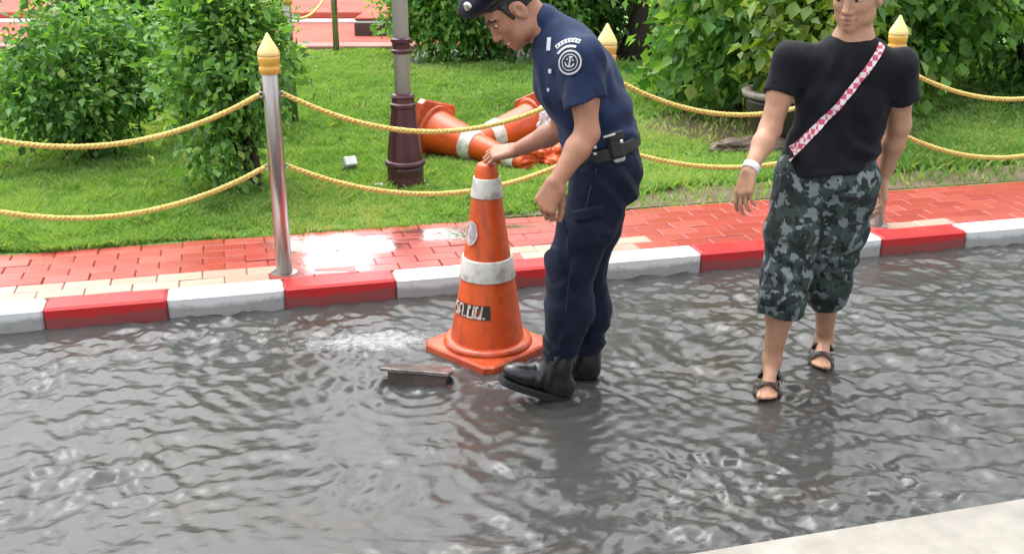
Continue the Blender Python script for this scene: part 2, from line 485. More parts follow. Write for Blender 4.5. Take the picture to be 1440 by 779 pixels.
def water_height(x, y):
    rg = np.random.default_rng(5)
    h = np.zeros_like(x); wx = x + 0.09 * vnoise(x * 2.6, y * 2.6, np.full_like(x, 3.3)); wy = y + 0.06 * vnoise(x * 2.6, y * 2.6, np.full_like(x, 9.1))
    for i in range(70):
        lam = 0.040 * (0.24 / 0.040) ** rg.random()
        ang = math.pi / 2 - 0.15 + rg.normal(0, 0.80)
        k = 2 * math.pi / lam
        A = 0.0058 * lam * (lam / 0.12) ** -0.15
        h += A * np.sin(k * (wx * math.cos(ang) + wy * math.sin(ang)) + rg.random() * 6.28)
    cal = 0.80 + 1.0 * vnoise(x * 1.5, y * 2.4, np.full_like(x, 0.4)) + 0.45 * vnoise(x * 4.0, y * 6.0, np.full_like(x, 3.4))
    h *= np.clip(cal, 0.22, 1.7)
    for cx, cy, A, lam, dec in ((-0.36, 3.62, 0.0035, 0.075, 0.30), (0.16, 3.53, 0.0038, 0.07, 0.22), (0.30, 3.69, 0.0030, 0.07, 0.22), (0.95, 3.6, 0.0036, 0.075, 0.25), (-0.08, 3.86, 0.0030, 0.07, 0.22), (-0.55, 4.05, 0.004, 0.09, 0.35)):
        r = np.hypot(x - cx, (y - cy))
        h += A * np.exp(-r / dec) * np.sin(2 * math.pi * r / lam + 2.0 * vnoise(x * 4, y * 4, np.full_like(x, 6.2)))
    # churned water upstream of the cone
    m = np.exp(-(((x + 0.52) / 0.42) ** 2 + ((y - 4.08) / 0.20) ** 2))
    h += m * (0.010 * vnoise(x * 14, y * 16, np.full_like(x, 1.5)) + 0.008 * np.abs(vnoise(x * 30, y * 34, np.full_like(x, 4.5))))
    m2 = np.exp(-(((x + 0.22) / 0.28) ** 2 + ((y - 3.66) / 0.10) ** 2))
    h += m2 * 0.012 * vnoise(x * 20, y * 24, np.full_like(x, 2.5))
    return h
def water_foam(x, y):
    f = 0.36 * np.exp(-(((x + 0.50) / 0.36) ** 2 + ((y - 4.10) / 0.13) ** 2)) + 0.22 * np.exp(-(((x + 0.80) / 0.5) ** 2 + ((y - 4.02) / 0.16) ** 2))
    f += 0.40 * np.exp(-(((x + 0.05) / 0.20) ** 2 + ((y - 3.66) / 0.055) ** 2)) + 0.25 * np.exp(-(((x + 0.02) / 0.16) ** 2 + ((y - 3.84) / 0.06) ** 2))
    f += 0.32 * np.exp(-(((x - 0.26) / 0.10) ** 2 + ((y - 3.58) / 0.05) ** 2))
    f += 0.34 * np.exp(-(((x + 0.38) / 0.20) ** 2 + ((y - 3.59) / 0.035) ** 2)) + 0.34 * np.exp(-(((x + 0.30) / 0.22) ** 2 + ((y - 3.80) / 0.05) ** 2)) + 0.25 * np.exp(-(((x + 0.62) / 0.12) ** 2 + ((y - 3.72) / 0.06) ** 2))
    return f
def build_water():
    ss = np.concatenate([np.linspace(-40, -3.2, 14)[:-1], np.arange(-3.2, 3.5, 0.010), np.linspace(3.5, 40, 14)[1:]])
    tt = np.arange(-2.30, 0.021, 0.0085)
    S, T = np.meshgrid(ss, tt, indexing='ij')
    X = KO[0] + KD[0] * S + KN[0] * T; Y = KO[1] + KD[1] * S + KN[1] * T
    Z = water_height(X, Y) * np.clip((3.15 - np.abs(S)) / 0.4, 0, 1)
    V = np.stack([X, Y, Z], -1).reshape(-1, 3)
    ns, nt = S.shape
    i = np.arange(ns * nt).reshape(ns, nt)
    F = np.stack([i[:-1, :-1], i[1:, :-1], i[1:, 1:], i[:-1, 1:]], -1).reshape(-1, 4)
    o = big_mesh('flood_water', V, F, MT['water'], smooth=True, attrs={'foam': ('POINT', water_foam(X, Y).ravel())})
    tag(o, kind='structure')
build_water()

PAVE_Z = 0.09
# kerb of painted stones
kerb = mesh_obj('kerb', *quad_st(-30, 30, 0.02, 0.13, 0.03), MT['concrete'])
tag(kerb, kind='structure')
def kerb_stone_mesh(L, w, h0, h1, mat):
    V, F = box_vf(L, w, h1 - h0, 0.011)
    V = xf(V, Matrix.Translation((0, w / 2, (h0 + h1) / 2)))
    me = bpy.data.meshes.new('kerb_stone'); me.from_pydata(V, [], F); me.materials.append(mat); me.update()
    return me
kw, kr = kerb_stone_mesh(0.4985, 0.145, -0.12, PAVE_Z + 0.004, MT['kerb_white']), kerb_stone_mesh(0.4985, 0.145, -0.12, PAVE_Z + 0.004, MT['kerb_red'])
for i in range(-10, 12):
    s = -1.045 + 0.5013 * (i + 0.5)
    o = bpy.data.objects.new('kerb_stone', kr if i % 2 == 0 else kw); COL.objects.link(o)
    o.parent = kerb
    j = random.uniform(-0.0025, 0.0025)
    o.location = tuple(st(s, j, random.uniform(-0.002, 0.002))); o.rotation_euler = (0, 0, KA + random.uniform(-0.003, 0.003))

# pavement of red bricks
walk = mesh_obj('sidewalk', *quad_st(-30, 30, 0.14, 0.97, PAVE_Z - 0.012), MT['joint'])
tag(walk, kind='structure')
BL, BW = 0.200, 0.100
def brick_vf():
    V, F = [], []
    a, b, g, c, h = BL / 2 - 0.0018, BW / 2 - 0.0018, 0.0, 0.0035, 0.03
    for (dx, dy, z) in ((0, 0, -h), (0, 0, -c), (c, c, 0)):
        V += [(-a + dx, -b + dy, z), (a - dx, -b + dy, z), (a - dx, b - dy, z), (-a + dx, b - dy, z)]
    for k in (0, 4):
        for i in range(4):
            F.append((k + i, k + (i + 1) % 4, k + 4 + (i + 1) % 4, k + 4 + i))
    F.append((8, 9, 10, 11))
    return V, F
bv, bf = brick_vf()
def mk(mat):
    me = bpy.data.meshes.new('brick'); me.from_pydata(bv, [], bf); me.materials.append(mat); me.update(); return me
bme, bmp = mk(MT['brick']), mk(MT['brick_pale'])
rest = []
count = 0
for r in range(7):
    t = 0.147 + BW * (r + 0.5) + 0.002
    off = BL / 2 if r % 2 else 0.0
    for c in range(-60, 62):
        s = c * BL + off
        z = PAVE_Z + random.gauss(0, 0.0016) - (0.003 if -1.05 < s < -0.5 and 0.2 < t < 0.75 else 0)
        rx, ry = random.gauss(0, 0.009), random.gauss(0, 0.006)
        p = st(s, t, z)
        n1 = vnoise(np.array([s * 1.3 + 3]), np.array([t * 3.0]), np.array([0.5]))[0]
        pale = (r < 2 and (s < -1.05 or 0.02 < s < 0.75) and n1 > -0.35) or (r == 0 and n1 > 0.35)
        if -2.55 < s < 3.05:
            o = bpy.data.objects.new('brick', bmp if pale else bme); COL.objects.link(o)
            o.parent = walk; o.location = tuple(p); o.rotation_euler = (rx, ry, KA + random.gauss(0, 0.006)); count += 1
        else:
            Mx = Matrix.Translation(Vector(p)) @ Matrix.Rotation(KA, 4, 'Z')
            rest.append((xf(bv, Mx), bf))
V, F = join_vf(rest)
tag(mesh_obj('brick_paving', V, F, MT['brick'], walk), kind='stuff')

# a film of rain water standing on the bricks beside the steel post
def puddle(name, s0, t0, rs, rt, seed):
    n = 56; V, F, W = [], [], []
    rings = ((0.05, 1.0), (0.45, 1.0), (0.75, 0.75), (1.0, 0.25), (1.25, 0.0))
    for rr, wv in rings:
        for i in range(n):
            a = 2 * math.pi * i / n
            k = 1 + 0.22 * math.sin(3 * a + seed) + 0.13 * math.sin(5 * a + 2 * seed) + 0.08 * math.sin(9 * a + seed * 3)
            tt = min(max(t0 + rr * rt * k * math.sin(a), 0.155), 0.845)
            V.append(st(s0 + rr * rs * k * math.cos(a), tt, PAVE_Z + 0.0022)); W.append(wv)
    for j in range(len(rings) - 1):
        for i in range(n): F.append((j * n + i, j * n + (i + 1) % n, (j + 1) * n + (i + 1) % n, (j + 1) * n + i))
    o = big_mesh(name, V, F, MT['puddle'], attrs={'wet': ('POINT', W)})
    return tag(o, kind='structure')
def puddle_mat():
    M = NT('rain_puddle')
    M.b.inputs['Base Color'].default_value = (1, 1, 1, 1); M.b.inputs['Roughness'].default_value = 0.03
    gl = M.n('ShaderNodeBsdfGlossy'); gl.inputs['Roughness'].default_value = 0.05; gl.inputs['Color'].default_value = (1, 1, 1, 1)
    tr = M.n('ShaderNodeBsdfTransparent')
    fr = M.n('ShaderNodeFresnel'); fr.inputs['IOR'].default_value = 1.65
    mx = M.n('ShaderNodeMixShader')
    bp = M.n('ShaderNodeBump'); bp.inputs['Strength'].default_value = 0.15; bp.inputs['Distance'].default_value = 0.01
    M.l(M.noise(30, 3), bp.inputs['Height'])
    M.l(bp.outputs[0], gl.inputs['Normal']); M.l(bp.outputs[0], fr.inputs['Normal'])
    wt = M.n('ShaderNodeAttribute'); wt.attribute_name = 'wet'
    ml = M.n('ShaderNodeMath'); ml.operation = 'MULTIPLY'; M.l(fr.outputs[0], ml.inputs[0])
    wn_ = M.n('ShaderNodeMath'); wn_.operation = 'MULTIPLY'; M.l(wt.outputs['Fac'], wn_.inputs[0]); M.l(M.ramp(M.noise(8, 5, 0.6), [(0.30, (0.35, 0.35, 0.35)), (0.55, (1, 1, 1))]), wn_.inputs[1])
    M.l(wn_.outputs[0], ml.inputs[1])
    M.l(ml.outputs[0], mx.inputs[0]); M.l(tr.outputs[0], mx.inputs[1]); M.l(gl.outputs[0], mx.inputs[2]); M.l(mx.outputs[0], M.out.inputs['Surface'])
    return M.m
MT['puddle'] = puddle_mat()
puddle('puddle', -0.76, 0.50, 0.27, 0.32, 0.6)
puddle('puddle', -0.10, 0.66, 0.36, 0.12, 1.3)

# the near pavement at the photographer's feet
V, F = box_vf(60, 8, 0.4, 0.02)
Mx = Matrix.Translation(Vector(st(0, -2.31 - 4.0, 0.075 - 0.2))) @ Matrix.Rotation(KA + 0.012, 4, 'Z')
tag(mesh_obj('near_pavement', xf(V, Mx), F, MT['concrete']), kind='structure')

# lawn, wet soil and the red plaza beyond
LAWN_Z = 0.085
PLAZA_Y = 12.35
LN = []
for s in np.linspace(-30, 34, 90):
    p = st(s, 0.855 + 0.018 * math.sin(s * 3.1) + 0.012 * math.sin(s * 7.7 + 1), LAWN_Z)
    LN.append(p)
V = [tuple(p) for p in LN] + [(p[0], 60.0, LAWN_Z) for p in LN]
n = len(LN)
tag(mesh_obj('lawn', V, [(i, i + 1, n + i + 1, n + i) for i in range(n - 1)], MT['lawn']), kind='structure')

def blob_sheet(name, pts, z, mat):
    o = mesh_obj(name, [(p[0], p[1], z) for p in pts], [tuple(range(len(pts)))], mat)
    return tag(o, kind='structure')
def mud_mask(x, y):
    """1 where bare wet soil shows instead of grass"""
    s = (x - KO[0]) * KD[0] + (y - KO[1]) * KD[1]; t = (x - KO[0]) * KN[0] + (y - KO[1]) * KN[1]
    edge = 0.93 + np.clip((s - 0.2) / 1.2, 0, 1) * 0.30 + 0.05 * vnoise(s * 3, t * 3, np.full_like(s, 7.7))
    strip = (t < edge) & (s > 0.1)
    bed = (((x - 2.05) / 1.05) ** 2 + ((y - 8.05) / 0.95) ** 2 < 1 + 0.25 * vnoise(x * 3, y * 3, np.full_like(x, 2.2)))
    bed2 = (((x - 0.1) / 3.2) ** 2 + ((y - 12.2) / 0.85) ** 2 < 1) & (x > -1.35)
    return strip | bed | bed2
mud_pts = [st(s, 0.875, 0) for s in np.linspace(0.1, 12, 40)] + [st(s, 0.93 + min(max((s - 0.2) / 1.2, 0), 1) * 0.30 + 0.05 * math.sin(s * 5.1), 0) for s in np.linspace(12, 0.1, 60)]
blob_sheet('soil_strip', mud_pts, LAWN_Z + 0.004, MT['mud'])
blob_sheet('planting_bed', [(2.05 + 1.1 * (1 + 0.09 * math.sin(4 * a)) * math.cos(a), 8.05 + 1.0 * (1 + 0.08 * math.sin(5 * a)) * math.sin(a)) for a in np.linspace(0, 6.28, 60)[:-1]], LAWN_Z + 0.005, MT['mud'])
blob_sheet('shrub_bed', [(0.1 + 3.2 * math.cos(a), 12.2 + 0.85 * math.sin(a)) if 0.1 + 3.2 * math.cos(a) > -1.3 else (-1.3, 12.2 + 0.85 * math.sin(a)) for a in np.linspace(0, 6.28, 70)[:-1]], LAWN_Z + 0.004, MT['mud'])

# the plaza beyond the lawn, two steps up
def slab_box(name, x0, x1, y0, y1, z0, z1, mat, parent=None):
    V, F = box_vf(x1 - x0, y1 - y0, z1 - z0, 0.01)
    return mesh_obj(name, xf(V, Matrix.Translation(((x0 + x1) / 2, (y0 + y1) / 2, (z0 + z1) / 2))), F, mat, parent)
pl = slab_box('plaza', -14, 1.2, 12.95, 40, -0.1, 0.13, MT['plaza']); tag(pl, kind='structure')
slab_box('edging', -14, -1.15, 12.60, 12.95, -0.1, 0.155, MT['pink_edge'], pl)
slab_box('step', -14, -2.05, 15.3, 15.6, 0.0, 0.17, MT['kerb_white'], pl)
slab_box('step', -14, 0.2, 15.6, 40, 0.0, 0.26, MT['plaza'], pl)
slab_box('step', -2.0, 0.3, 13.8, 15.5, 0.0, 0.30, MT['dark_step'], pl)
slab_box('step', -2.02, 0.34, 14.0, 15.58, 0.30, 0.335, MT['plaza'], pl)

# grass blades
def build_grass():
    N = 330000
    Y = 5.0 + (12.7 - 5.0) * RNG.random(N * 2) ** 1.35
    X = (RNG.random(N * 2) * 2 - 1) * (0.50 * Y + 0.35)
    s = (X - KO[0]) * KD[0] + (Y - KO[1]) * KD[1]; t = (X - KO[0]) * KN[0] + (Y - KO[1]) * KN[1]
    ok = (t > 0.85 + 0.018 * np.sin(s * 3.1) + 0.012 * np.sin(s * 7.7 + 1)) & (Y < 12.6)
    mm = mud_mask(X, Y)
    ok &= (~mm) | (RNG.random(len(X)) < 0.07)
    X, Y, t = X[ok][:N], Y[ok][:N], t[ok][:N]
    n = len(X)
    cl = vnoise(X * 2.3, Y * 2.3, np.full(n, 5.0)); cl2 = vnoise(X * 9, Y * 9, np.full(n, 8.0))
    h = (0.052 + 0.022 * cl + 0.022 * cl2 + 0.016 * RNG.random(n)) * (0.55 + 0.45 * np.clip((t - 0.85) / 0.35, 0, 1))
    h = np.clip(h, 0.018, 0.12)
    w = 0.0036 + 0.0030 * RNG.random(n) + 0.0004 * (Y - 5)
    a = RNG.random(n) * 6.283; lean = h * (0.25 + 0.85 * RNG.random(n)); b = RNG.random(n) * 6.283
    px, py = np.cos(a) * w, np.sin(a) * w
    lx, ly = np.cos(b) * lean, np.sin(b) * lean
    z0 = np.full(n, LAWN_Z - 0.004)
    P0 = np.stack([X - px, Y - py, z0], -1); P1 = np.stack([X + px, Y + py, z0], -1)
    P2 = np.stack([X + px * .8 + lx * .35, Y + py * .8 + ly * .35, z0 + h * .62], -1); P3 = np.stack([X + lx, Y + ly, z0 + h], -1)
    V = np.stack([P0, P1, P2, P3], 1).reshape(-1, 3)
    i = np.arange(n)[:, None] * 4
    F = np.concatenate([i + np.array([0, 1, 2]), i + np.array([0, 2, 3])], 1).reshape(-1, 3)
    c = np.clip(0.42 + 0.40 * vnoise(X * 1.1, Y * 0.9, np.full(n, 2.0)) + 0.22 * cl2 + 0.2 * RNG.normal(size=n), 0, 1)
    c = np.where(RNG.random(n) < 0.05 + 0.10 * np.clip(vnoise(X * 1.7, Y * 1.7, np.full(n, 12.0)), 0, 1), 1.0, c)
    o = big_mesh('grass', V, F, MT['grass'], attrs={'rnd': ('FACE', np.repeat(c, 2))})
    tag(o, 'fresh green lawn grass growing behind the brick sidewalk', 'grass', kind='stuff')
build_grass()

# ------------------------------------------------------------------ posts and ropes
def post_parts(parent):
    # stainless tube, gold lotus-bud finial, rope rings
    V, F = lathe([(0.036, 0.0), (0.036, 0.925), (0.034, 0.928)], 32)
    mesh_obj('tube', V, F, MT['steel'], parent, True)
    V, F = lathe([(0.060, -0.002), (0.060, 0.006), (0.037, 0.009)], 28)
    mesh_obj('base_plate', V, F, MT['steel'], parent)
    V, F = lathe([(0.036, 0.918), (0.046, 0.920), (0.047, 0.948), (0.041, 0.955), (0.045, 0.962), (0.048, 0.985), (0.047, 0.995)], 32)
    mesh_obj('collar', V, F, MT['gold'], parent, True)
    V, F = lathe([(0.047, 0.9955), (0.049, 1.003), (0.046, 1.018), (0.036, 1.036), (0.024, 1.056), (0.014, 1.074), (0.007, 1.088), (0.002, 1.094)], 32)
    mesh_obj('finial', V, F, MT['gold_pale'], parent, True)
    for z in (0.83, 0.505):
        for sg in (-1, 1):
            c = np.array([sg * 0.046, 0, z])
            V, F = tube([c + 0.011 * np.array([math.cos(a), 0, math.sin(a)]) for a in np.linspace(0, 6.283, 13)], 0.0032, 6, False)
            mesh_obj('ring', V, F, MT['steel'], parent, True)
PS0, PDS, PT = -1.030, 1.553, 0.239
post_labels = {-1: 'steel post with gold tip, at the far left end of the kerb', 0: 'steel rope post with gold tip by the left red kerb stone',
               1: 'gold tipped steel post right behind the man in navy uniform', 2: 'steel rope post with gold tip beyond the person in camouflage shorts', }
first = None
for i in (-1, 0, 1, 2):
    p = empty('rope_post', st(PS0 + PDS * i, PT, PAVE_Z - 0.004), post_labels[i], 'post', 'gold tipped posts along the sidewalk', KA)
    if first is None:
        post_parts(p); first = p
    else:
        for ch in list(first.children):
            c = ch.copy(); COL.objects.link(c); c.parent = p

def rope(a, b, sag, label, group='yellow ropes between the posts', rad=0.0120, pitch=0.060):
    a, b = np.asarray(a, float), np.asarray(b, float)
    L = np.linalg.norm(b - a); n = max(40, int(L / 0.009))
    parts = []
    us = np.linspace(0, 1, n)
    side = np.cross((b - a) / L, [0, 0, 1.0]); side /= np.linalg.norm(side)
    for k in range(3):
        path = []
        for u in us:
            q = a + (b - a) * u + np.array([0, 0, -4 * sag * u * (1 - u)])
            ph = 2 * math.pi * (u * L / pitch + k / 3)
            path.append(q + 0.0052 * (math.cos(ph) * side + math.sin(ph) * np.array([0, 0, 1.0])))
        parts.append(tube(path, rad * 0.66, 6))
    V, F = join_vf(parts)
    mid = (a + b) / 2
    o = mesh_obj('rope', [np.asarray(v) - mid for v in V], F, MT['rope'], None, True, loc=tuple(mid))
    return tag(o, label, 'rope', group)
def ring_pt(i, z, sg):
    return st(PS0 + PDS * i + sg * 0.052, PT, PAVE_Z + z - 0.004)
rope(ring_pt(0, 0.83, 1), ring_pt(1, 0.83, -1), 0.205, 'upper yellow rope sagging across the lamp post')
rope(ring_pt(0, 0.505, 1), ring_pt(1, 0.505, -1), 0.175, 'lower yellow rope passing behind the standing cone')
rope(ring_pt(1, 0.83, 1), ring_pt(2, 0.83, -1), 0.20, 'upper yellow rope hanging in front of the large right shrub')
rope(ring_pt(1, 0.505, 1), ring_pt(2, 0.505, -1), 0.14, 'lower yellow rope behind the bare arm with white wristband')
rope(ring_pt(-1, 0.83, 1), ring_pt(0, 0.83, -1), 0.19, 'upper yellow rope at the far left, crossing the round shrub')
rope(ring_pt(-1, 0.505, 1), ring_pt(0, 0.505, -1), 0.18, 'lower yellow rope at the far left, before the shrub trunk')
rope(ring_pt(-1, 0.83, -1), ring_pt(-2, 0.83, 1), 0.19, 'upper yellow rope running out of view on the far left')
rope(ring_pt(-1, 0.505, -1), ring_pt(-2, 0.505, 1), 0.18, 'lower yellow rope running out of view on the far left')
rope(ring_pt(2, 0.83, 1), ring_pt(3, 0.83, -1), 0.19, 'upper yellow rope running out of view on the far right')
rope(ring_pt(2, 0.505, 1), ring_pt(3, 0.505, -1), 0.18, 'lower yellow rope running out of view on the far right')
# second row, by the plaza
def back_post(x, y, label):
    p = empty('rope_post', (x, y, LAWN_Z), label, 'post', 'gold tipped posts by the plaza', 0.4)
    for ch in list(first.children):
        c = ch.copy(); COL.objects.link(c); c.parent = p
    return p
back_post(-1.68, 8.15, 'gold tipped post rising behind the round shrub')
bp2 = back_post(-2.02, 12.45, 'thin steel post standing at the edge of the red plaza')
bp3 = back_post(-5.2, 9.4, 'gold tipped post on the lawn left of the round shrub')
rope((-1.70, 8.21, LAWN_Z + 0.83), (-2.02, 12.39, LAWN_Z + 0.83), 0.16, 'yellow rope running back to the edge of the plaza', 'ropes by the plaza')
rope((-1.74, 8.15, LAWN_Z + 0.83), (-5.15, 9.38, LAWN_Z + 0.83), 0.30, 'yellow rope on the lawn behind the round shrub', 'ropes by the plaza')

# ------------------------------------------------------------------ lamp post
lp = empty('lamp_post', (-0.635, 6.21, LAWN_Z), 'silver lamp post with ribbed dark maroon base on the lawn', 'lamp post')
def zpx(v, Y=6.21): return at(570, v, Y)[2] - LAWN_Z
sc = 238.0
def prof(pts): return [(hw / sc, zpx(v)) for hw, v in pts]
V, F = lathe([(0.150, -0.01), (0.150, 0.018), (0.138, 0.030), (0.112, 0.040)], 40)
mesh_obj('flange', V, F, MT['maroon'], lp)
V, F = lathe([(0.111, 0.0401)] + prof([(25.5, 246), (26, 236), (24.5, 232)]), 16)
mesh_obj('plinth', V, F, MT['maroon'], lp)
V, F = lathe(prof([(27.5, 232), (29.0, 229.5), (28.0, 226), (25.5, 224)]), 40)
mesh_obj('ring', V, F, MT['maroon'], lp, True)
V, F = lathe(prof([(25.2, 224.1), (24.5, 214), (21, 186), (17.0, 152)]), 16)
mesh_obj('base_shaft', V, F, MT['maroon'], lp)
V, F = lathe(prof([(17.2, 152), (18.2, 150), (18.2, 146), (16.0, 144), (15.5, 138), (16.8, 136), (15.0, 133), (11.8, 132)]), 40)
mesh_obj('collar', V, F, MT['maroon'], lp)
V, F = lathe([(0.046, zpx(133)), (0.042, 3.3)], 32)
mesh_obj('pole', V, F, MT['pole'], lp, True)
V, F = lathe(prof([(11.2, 76), (13.6, 74.5), (13.6, 71), (11.8, 69), (11.8, 62), (13.8, 60), (13.8, 55), (11.0, 53)]), 36)
mesh_obj('pole_collar', V, F, MT['maroon'], lp)
V, F = lathe([(0.05, 3.3), (0.09, 3.34), (0.10, 3.38)], 24)
mesh_obj('lamp_holder', V, F, MT['maroon'], lp)
V, F = lathe([(0.10, 3.381), (0.17, 3.46), (0.19, 3.56), (0.16, 3.68), (0.08, 3.75), (0.01, 3.77)], 28)
mesh_obj('lamp_globe', V, F, MT['globe'], lp, True)
for k, a in enumerate((200, 250, 300, 350, 40, 120)):
    V, F = lathe([(0.013, 0.02), (0.013, 0.040), (0.006, 0.046)], 8)
    V = [(x + 0.133 * math.cos(R(a)), y + 0.133 * math.sin(R(a)), z) for x, y, z in V]
    mesh_obj('bolt', V, F, MT['steel'], lp)
jb = empty('junction_box', (-0.785, 6.12, LAWN_Z), 'tiny pale junction box on the ground left of the lamp base', 'junction box')
V, F = box_vf(0.045, 0.04, 0.055, 0.005); mesh_obj('housing', xf(V, Matrix.Translation((0, 0, 0.028))), F, MT['light_grey'], jb)
V, F = box_vf(0.05, 0.045, 0.010, 0.003); mesh_obj('lid', xf(V, Matrix.Translation((0, 0, 0.061))), F, MT['light_grey'], jb)
# garden spotlight
gs = empty('garden_spotlight', (-1.01, 6.50, LAWN_Z), 'small grey garden spotlight on the lawn left of the lamp post', 'spotlight', None, 0.5)
V, F = tube([(0, 0, -0.03), (0, 0, 0.07)], 0.008, 8); mesh_obj('stake', V, F, MT['dark_grey'], gs)
Mx = Matrix.Translation((0, 0, 0.105)) @ Matrix.Rotation(R(-35), 4, 'X')
V, F = box_vf(0.085, 0.055, 0.065, 0.008); mesh_obj('housing', xf(V, Mx), F, MT['light_grey'], gs)
V, F = box_vf(0.074, 0.006, 0.054, 0.002); mesh_obj('lens', xf(V, Mx @ Matrix.Translation((0, -0.029, 0))), F, MT['lens'], gs)
V, F = box_vf(0.10, 0.012, 0.012, 0.002); mesh_obj('bracket', xf(V, Matrix.Translation((0, 0, 0.067))), F, MT['dark_grey'], gs)

# ------------------------------------------------------------------ traffic cones
CH = 0.79
def cr(z):                                   # cone radius at height z above its foot
    if z < 0.075: return 0.158 - 0.012 * (z / 0.075)
    return 0.146 + (0.038 - 0.146) * (z - 0.075) / (CH - 0.075)
def strokes_on_cone(glyphs, a0, zc, gh, gw, gap, thick, off):
    """flat lettering wrapped on the cone: glyph strokes in a unit box, a0 = start angle (radians), runs with growing angle"""
    parts = []
    x = 0.0
    for g in glyphs:
        wd = g['w']
        for line in g['lines']:
            for (p, q) in zip(line[:-1], line[1:]):
                p = np.array(p, float) * [gw, gh]; q = np.array(q, float) * [gw, gh]
                d = q - p; L = np.linalg.norm(d)
                if L < 1e-6: continue
                d /= L; nrm = np.array([-d[1], d[0]]) * thick / 2
                p2, q2 = p - d * thick / 2, q + d * thick / 2
                m = max(1, int(L / 0.008)); V, Fq = [], []
                for i in range(m + 1):
                    c = p2 + (q2 - p2) * i / m
                    for sg in (-1, 1):
                        u, w = c + nrm * sg
                        z = zc + (w - gh / 2); r = cr(z) + off
                        ang = a0 + (x + u) / r
                        V.append((r * math.cos(ang), r * math.sin(ang), z))
                for i in range(m): Fq.append((2 * i, 2 * i + 2, 2 * i + 3, 2 * i + 1))
                parts.append((V, Fq))
        x += wd * gw + gap
    return join_vf(parts), x
GL = {
 'do': {'w': 1, 'lines': [[(0.30, 0.30), (0.12, 0.12), (0.0, 0.0), (0.0, 0.8), (0.25, 1.0), (0.75, 1.0), (1.0, 0.8), (1.0, 0.0)]]},
 'bo': {'w': 1, 'lines': [[(0.25, 0.85), (0.0, 1.0), (0.0, 0.0), (1.0, 0.0), (1.0, 1.0)], [(0.0, 0.95), (0.25, 1.0)]]},
 'no': {'w': 1, 'lines': [[(0.22, 1.0), (0.0, 0.95), (0.0, 0.0)], [(0.0, 0.15), (0.6, 0.0), (0.78, 0.2), (1.0, 0.0), (1.0, 1.0)]]},
 'ro': {'w': 0.8, 'lines': [[(0.2, 0.0), (0.75, 0.0), (0.75, 0.5), (0.0, 0.7), (0.0, 1.0), (0.8, 1.0)]]},
 '.': {'w': 0.3, 'lines': [[(0.1, 0.02), (0.2, 0.02)]]},
}
def patch_on_cone(a0, a1, z0, z1, off, n=14, m=4):
    V, F = [], []
    for j in range(m + 1):
        z = z0 + (z1 - z0) * j / m
        for i in range(n + 1):
            a = a0 + (a1 - a0) * i / n; r = cr(z) + off
            V.append((r * math.cos(a), r * math.sin(a), z))
    for j in range(m):
        for i in range(n): F.append((j * (n + 1) + i, j * (n + 1) + i + 1, (j + 1) * (n + 1) + i + 1, (j + 1) * (n + 1) + i))
    return V, F
def disc_on_cone(ac, zc, rx, rz, off, r0=0.0, n=28):
    V, F = [], []
    for rr in (r0, 1.0):
        for i in range(n):
            a = 2 * math.pi * i / n
            z = zc + rr * rz * math.sin(a); r = cr(z) + off
            V.append((r * math.cos(ac + rr * rx * math.cos(a) / r), r * math.sin(ac + rr * rx * math.cos(a) / r), z))
    for i in range(n): F.append((i, n + i, n + (i + 1) % n, (i + 1) % n))
    return V, F
def dent(V, amt, seed):
    out = []
    for v in V:
        x, y, z = v
        k = amt * vnoise(np.array([x * 9 + seed]), np.array([y * 9 + seed]), np.array([z * 7]))[0]
        r = math.hypot(x, y) + 1e-6
        out.append((x * (1 + k / r), y * (1 + k / r), z))
    return out
